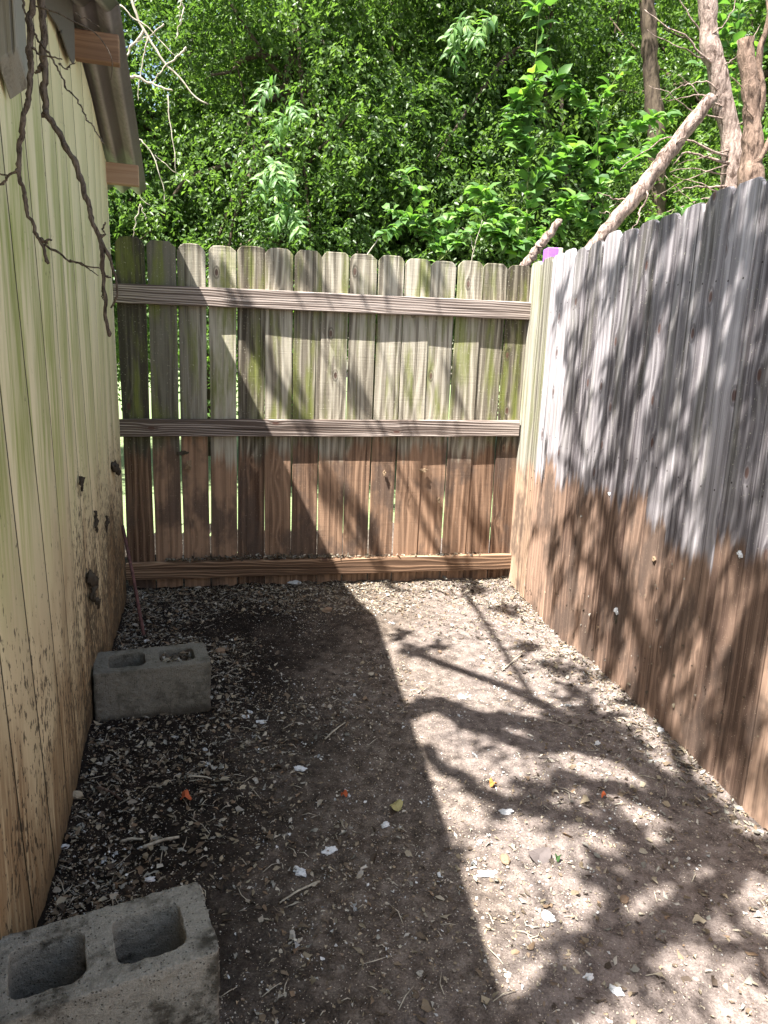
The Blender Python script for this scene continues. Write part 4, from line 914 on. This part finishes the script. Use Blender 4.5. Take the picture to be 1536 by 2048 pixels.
# litter lying on the bottom rail and inside the far block
r_ = np.random.default_rng(15); n = 760; sx = np.r_[r_.uniform(.20, 1.2, 640), r_.uniform(1.2, 2.0, 120)]; yy = -r_.uniform(.002, .036, n)
w0 = np.stack([FA[0]+T[0]*sx+NB[0]*yy, FA[1]+T[1]*sx+NB[1]*yy, .178+.01*sx+np.abs(r_.normal(size=n))*.012*np.exp(-((sx-.75)/.45)**2)+.002], 1)
V, Fq, c = flakes(n, None, .012, .040, 16, PAL*.75, pts=w0, tilt=.9, aspect=(.2, .5)); o = mesh('leaf_litter', V, Fq, M['litter'], attrs={'col': c}); tag(o, kind='stuff'); o['label'] = 'dead leaves heaped along the bottom rail of the far fence'
hc = from_corner((-.608, 2.335), a1, -.395/2+.086, .194/2); q = r_.uniform(-1, 1, (420, 2))*np.array([.058, .055])
cz = math.cos(a1); sz = math.sin(a1); w0 = np.stack([hc[0]+cz*q[:, 0]-sz*q[:, 1], hc[1]+sz*q[:, 0]+cz*q[:, 1], .135+.035*r_.random(420)], 1)
V, Fq, c = flakes(420, None, .010, .035, 17, PAL, pts=w0, tilt=.9)
o = mesh('leaf_litter', V, Fq, M['litter'], attrs={'col': c}); tag(o, kind='stuff'); o['label'] = 'dead leaves filling the right hollow of the far concrete block'

# crumpled scraps
def crumple(name, loc, sx, sy, sz, mat, seed, rz=0, sub=3, rough=.55):
    bm = bmesh.new(); bmesh.ops.create_icosphere(bm, subdivisions=sub, radius=1.0); r2 = np.random.default_rng(seed)
    P = np.array([v.co[:] for v in bm.verts]); f = 1.7; k = vnoise(P[:, 0]*f+seed*3.1, P[:, 1]*f+20, P[:, 2]*f+20)-.5; k2 = vnoise(P[:, 0]*5+seed, P[:, 1]*5+20, P[:, 2]*5+30)-.5
    for v, a_, b_ in zip(bm.verts, k, k2):
        v.co *= 1+rough*2*a_+rough*1.1*b_; v.co.x *= sx; v.co.y *= sy; v.co.z *= sz
    o = bm_obj(name, bm, mat); o.location = loc; o.rotation_euler = (0, 0, rz); return o
def plain(name, c, rough=.8, d=.12, sc=60.0, spec=.3):
    g = G(name); n = g.noise(g.obj(), sc, 4.0, .65); return g.fin(g.mix(n, tuple(x*(1-4*d) for x in c), tuple(min(.9, x*(1+d)) for x in c)), rough, g.bump(n, .5, .002), spec)
M['paper'] = plain('white_paper', (0.72, 0.74, 0.75)); M['stone'] = plain('brown_stone', (0.26, 0.18, 0.12)); M['redleaf'] = plain('red_leaf', (0.50, 0.12, 0.045)); M['orange'] = plain('orange_leaf', (0.62, 0.27, 0.07)); M['grey_disc'] = plain('grey_lid', (0.12, 0.10, 0.095))
def sit(u, v): p = onz(u, v, 0.0); return p[0], p[1], float(gh(p[0], p[1]))
GP = 'crumpled white scraps on the soil'
scr = [(590, 1178, .050, .018, 'crumpled white scrap at the foot of the far fence, left of centre'), (293, 1282, .018, .014, 'small white scrap on the leaves behind the far block'), (525, 1428, .032, .012, 'flat pointed white scrap on the shaded soil right of the far block'),
       (490, 1420, .022, .014, 'white crumb beside the flat pointed scrap'), (600, 1525, .028, .014, 'white crumpled scrap in the middle of the shaded soil'), (660, 1690, .030, .012, 'white torn strip in the shade above the lowest scraps'),
       (770, 1640, .020, .012, 'white crumb near the yellow peel'), (600, 1735, .030, .015, 'crumpled white pile of scraps nearest the near block'), (925, 1392, .030, .016, 'white scrap in the bright sunlit soil'), (1010, 1630, .030, .010, 'white scrap at the edge of the lower branch shadow'),
       (1195, 1488, .022, .012, 'small white scrap inside the dark shade blob'), (1320, 1465, .026, .018, 'upright white scrap at the foot of the right fence'), (975, 1745, .034, .014, 'long white scrap low in the sunlit soil'), (300, 1760, .018, .012, 'small white scrap just behind the near block'),
       (500, 1405, .018, .010, 'tiny white crumb above the flat pointed scrap'), (1235, 1970, .022, .012, 'white crumb low at the right in dappled sun'), (1180, 1945, .016, .010, 'smallest white crumb low in dappled sun'), (410, 1485, .014, .009, 'small white crumb below the far block'), (1100, 1830, .028, .010, 'white strip low in the sunlit soil right of centre'),
       (128, 1685, .018, .013, 'white scrap at the foot of the yellow wall'), (285, 1685, .012, .009, 'little white crumb midway along the wall'), (1085, 1235, .016, .014, 'white crumb in the sun near the foot of the right fence')]
for k, (u, v, sx_, sz_, lab) in enumerate(scr):
    x, y, z = sit(u, v); o = crumple('paper_scrap', (x, y, z+sz_*.25), sx_*.62, sx_*.38, sz_*.5, M['paper'], 200+k, random.uniform(-.9, .9), rough=.62); tag(o, lab, 'scrap', GP)
for k, (u, v, s_, lab) in enumerate([(440, 1297, .022, 'rounded brown stone beside the right end of the far block'), (655, 1220, .030, 'dark stone lying in the shade in front of the far fence'), (880, 1300, .012, 'small tan pebble at the edge of the sunlight'), (150, 1590, .022, 'knobbly pale clod against the foot of the yellow wall'),
                                    (1250, 1790, .014, 'rounded tan pebble low at the right'), (1010, 1725, .018, 'brown lumpy stone in the lower sunlight')]):
    x, y, z = sit(u, v); o = crumple('stone', (x, y, z+s_*.25), s_, s_*.7, s_*.55, M['stone'] if k != 3 else plain('pale_clod', (0.40, 0.34, 0.24)), 300+k, k, rough=.25); tag(o, lab, 'stone', 'stones on the soil')
def flat_leaf(name, u, v, L, w, mat, lab, cat, rz, seed, lobes=5, z_up=.012):
    x, y, z = sit(u, v); bm = bmesh.new(); r2 = random.Random(seed); n = 26; c = bm.verts.new((0, 0, .004)); vs = []
    for i in range(n):
        a = 2*math.pi*i/n; rr = 1-.28*abs(math.sin(a*lobes/2))*r2.uniform(.6, 1.2); vs.append(bm.verts.new((math.cos(a)*L*rr, math.sin(a)*w*rr, .010*math.sin(a*2+seed)+r2.uniform(0, .004))))
    for i in range(n): bm.faces.new((c, vs[i], vs[(i+1) % n]))
    o = bm_obj(name, bm, mat, smooth=False); o.location = (x, y, z+z_up); o.rotation_euler = (.15, -.1, rz); s2 = o.modifiers.new('t', 'SOLIDIFY'); s2.thickness = .0012; tag(o, lab, cat)
flat_leaf('dead_leaf', 371, 1592, .026, .017, M['redleaf'], 'curled orange red leaf lying on black soil in the shade', 'leaf', -.9, 3, 6, .014)
flat_leaf('dead_leaf', 985, 1578, .014, .012, M['orange'], 'small bright orange leaf on the sunlit soil', 'leaf', .3, 4, 3)
flat_leaf('dead_leaf', 1208, 1594, .010, .008, M['redleaf'], 'tiny red leaf at the edge of the right hand shadow', 'leaf', .3, 5, 3)
flat_leaf('dead_leaf', 688, 1580, .012, .007, M['redleaf'], 'tiny reddish leaf on the shaded soil near the middle', 'leaf', .1, 6, 3)
flat_leaf('fruit_peel', 792, 1603, .024, .020, plain('yellow_peel', (0.40, 0.36, 0.16)), 'dull yellow peel on shaded soil near the edge of sun', 'peel', .4, 7, 3)
flat_leaf('lid', 1078, 1718, .030, .028, M['grey_disc'], 'flat grey round lid lying low in the sunlit soil', 'lid', .4, 8, 0, .008)
flat_leaf('dead_leaf', 1115, 1722, .009, .008, M['leaf_bright'], 'tiny green leaf right of the grey lid', 'leaf', .4, 9, 3)
for k, (u0, v0, u1, v1, r, lab) in enumerate([(286, 1690, 358, 1668, .005, 'pale stick on black soil behind the near block'), (195, 1565, 242, 1592, .005, 'short stick near the foot of the yellow wall'), (375, 1552, 424, 1553, .003, 'thin stick above the red leaf'),
                                             (1005, 1335, 1045, 1306, .003, 'thin curved stick in the far sunlight'), (650, 1480, 690, 1452, .003, 'thin stick on the brown shaded soil'), (240, 1672, 285, 1672, .004, 'small stick left of the pale stick'), (640, 1760, 560, 1800, .003, 'thin stick low in the middle')]):
    a_ = np.array(sit(u0, v0))+[0, 0, .008]; b_ = np.array(sit(u1, v1))+[0, 0, .008]
    V, Fq = tubes([(smooth_path([a_, (a_+b_)/2+[0, 0.004, .004], b_], 10, .0012, k), np.linspace(r, r*.7, 10))], 6, .2, k); o = mesh('stick', V, Fq, M['twig_pale'] if k != 1 else M['bark_brown'], smooth=True); tag(o, lab, 'stick', 'sticks on the soil')

# mud clumps stuck on the wall, dead leaves caught on the fences
M['mud'] = plain('dried_mud', (0.075, 0.06, 0.042), .95, .15)
def on_wall(u, v, k=.008):
    d = ray(u, v); t = (wnor@(np.array([wall_x(3.4), 3.4])+wnor*k))/(wnor@d[:2]); return CAMP+d*t
for k, (lst, lab) in enumerate([([(178, 1152, .026, .022), (186, 1165, .022, .03), (182, 1190, .010, .022), (190, 1208, .014, .010)], 'large dark mud clump with a dangling tail on the middle of the yellow wall'), ([(163, 958, .016, .016), (164, 972, .008, .02)], 'small mud clump high on the yellow wall'),
                                ([(227, 930, .03, .024), (232, 945, .02, .02)], 'dark mud clump at the far edge of the yellow wall'), ([(214, 1046, .018, .02)], 'mud clump low near the far edge of the yellow wall'), ([(192, 1043, .012, .03)], 'narrow mud clump beside the far one on the wall')]):
    p0 = on_wall(*lst[0][:2]); pts_ = np.array([on_wall(u, v)-p0 for u, v, _, _ in lst]); rr = [w_*.8 for _, _, w_, _ in lst]
    if len(lst) == 1: pts_ = np.array([[0, 0, lst[0][3]], [0, 0, 0], [0, 0, -lst[0][3]]]); rr = [.004, lst[0][2]*.8, .004]
    pts_ = np.r_[[pts_[0]+[0, 0, .014]], pts_, [pts_[-1]-[0, 0, .014]]]; rr = [.002]+rr+[.002]
    Qm = smooth_path(np.c_[pts_, rr], 26, 0); V_, F_ = tubes([(Qm[:, :3], Qm[:, 3])], 16, 0, k); V_ = V_.copy(); nn = (vnoise(V_[:, 0]*90+k*9+40, V_[:, 1]*90+40, V_[:, 2]*90+40)-.5)*.016
    V_ = V_+np.random.default_rng(k).normal(size=V_.shape)*.0024; V_[:, 2] += nn; V_[:, 1] += nn*1.2; V_[:, 0] = V_[:, 0]*.5+nn*.4
    me_ = mesh('mud_clump', V_, F_, M['mud']); bm = None; o = me_; o.location = tuple(p0)
    tag(o, lab, 'mud clump', 'mud clumps stuck on the yellow wall')
r_ = np.random.default_rng(71); n = 420; tt = .25+3.0*r_.random(n); zz = .03+.72*r_.random(n)**1.2; kk = vnoise(tt*3, zz*4, 3) > .45; tt = tt[kk]; zz = zz[kk]; n = len(tt)
qn = np.array([-.98646, -.1646]); P_ = np.stack([FB[0]+U[0]*tt+qn[0]*.022, FB[1]+U[1]*tt+qn[1]*.022, zz], 1)
D = np.stack([U[0]*r_.normal(size=n)*.5, U[1]*r_.normal(size=n)*.5, -np.ones(n)], 1)+r_.normal(size=(n, 3))*.3; Nn = np.stack([np.full(n, qn[0]), np.full(n, qn[1]), np.zeros(n)], 1)+r_.normal(size=(n, 3))*.4
L = .004+.016*r_.random(n)**2.5; V, Fq, k = leaf_geo(P_, D, Nn, L, L*r_.uniform(.25, .5, n), True, .3, .5); c = PAL[r_.integers(len(PAL), size=n)]*(.4+.8*r_.random((n, 1)))
o = mesh('dirt_crumbs', V, Fq, M['litter'], attrs={'col': np.repeat(c, k, 0)}); tag(o, kind='stuff'); o['label'] = 'crumbs of dirt and leaf stuck to the lower right fence'
M['dead'] = plain('dead_leaf_brown', (0.30, 0.21, 0.13))
for k, (u, v, w_, h_, lab, m_) in enumerate([(378, 928, .022, .02, 'dead leaf caught on the shaded left boards below the middle rail', 'dead'), (365, 905, .034, .012, 'cobwebbed dark debris hanging below the middle rail at left', 'mud'), (768, 945, .010, .014, 'tiny leaf scrap stuck on the sunlit boards left of centre', 'dead'), (845, 940, .022, .010, 'curled dead leaf stuck on the sunlit boards below the middle rail', 'dead'), (877, 1000, .010, .014, 'leaf scrap caught in a board gap', 'dead')]):
    p = FBk(u, v)-np.array([NB[0], NB[1], 0])*.012; o = crumple('caught_leaf', tuple(p), w_*.6, .006, h_, M[m_], 400+k, math.atan2(T[1], T[0]), rough=1.0); tag(o, lab, 'dead leaf', 'dead leaves caught on the fence')
for k, (u, v, w_, h_, lab, m_) in enumerate([(1242, 1222, .014, .016, 'white blot stuck halfway down the right fence', 'paper'), (1241, 1238, .006, .02, 'brown chip below the white blot on the right fence', 'mud'), (1492, 1108, .016, .010, 'white scrap stuck near the right edge of the fence', 'paper'), (1318, 1118, .016, .010, 'pale crumb smear stuck on the brown part of the right fence', 'dead'), (1228, 988, .012, .010, 'white scrap at the top of the brown stain', 'paper'), (1322, 1475, .010, .03, 'narrow white strip standing against the right fence foot', 'paper')]):
    p = FR(u, v)+np.array([U[1], -U[0], 0])*.019*(1); q = np.array([-.98646, -.1646, 0]); p = FR(u, v)+q*.020
    o = crumple('fence_scrap', tuple(p), .005, w_*.7, h_*.8, M[m_], 430+k, math.atan2(U[1], U[0])+math.pi/2, rough=.9); tag(o, lab, 'scrap', 'scraps stuck on the right fence')
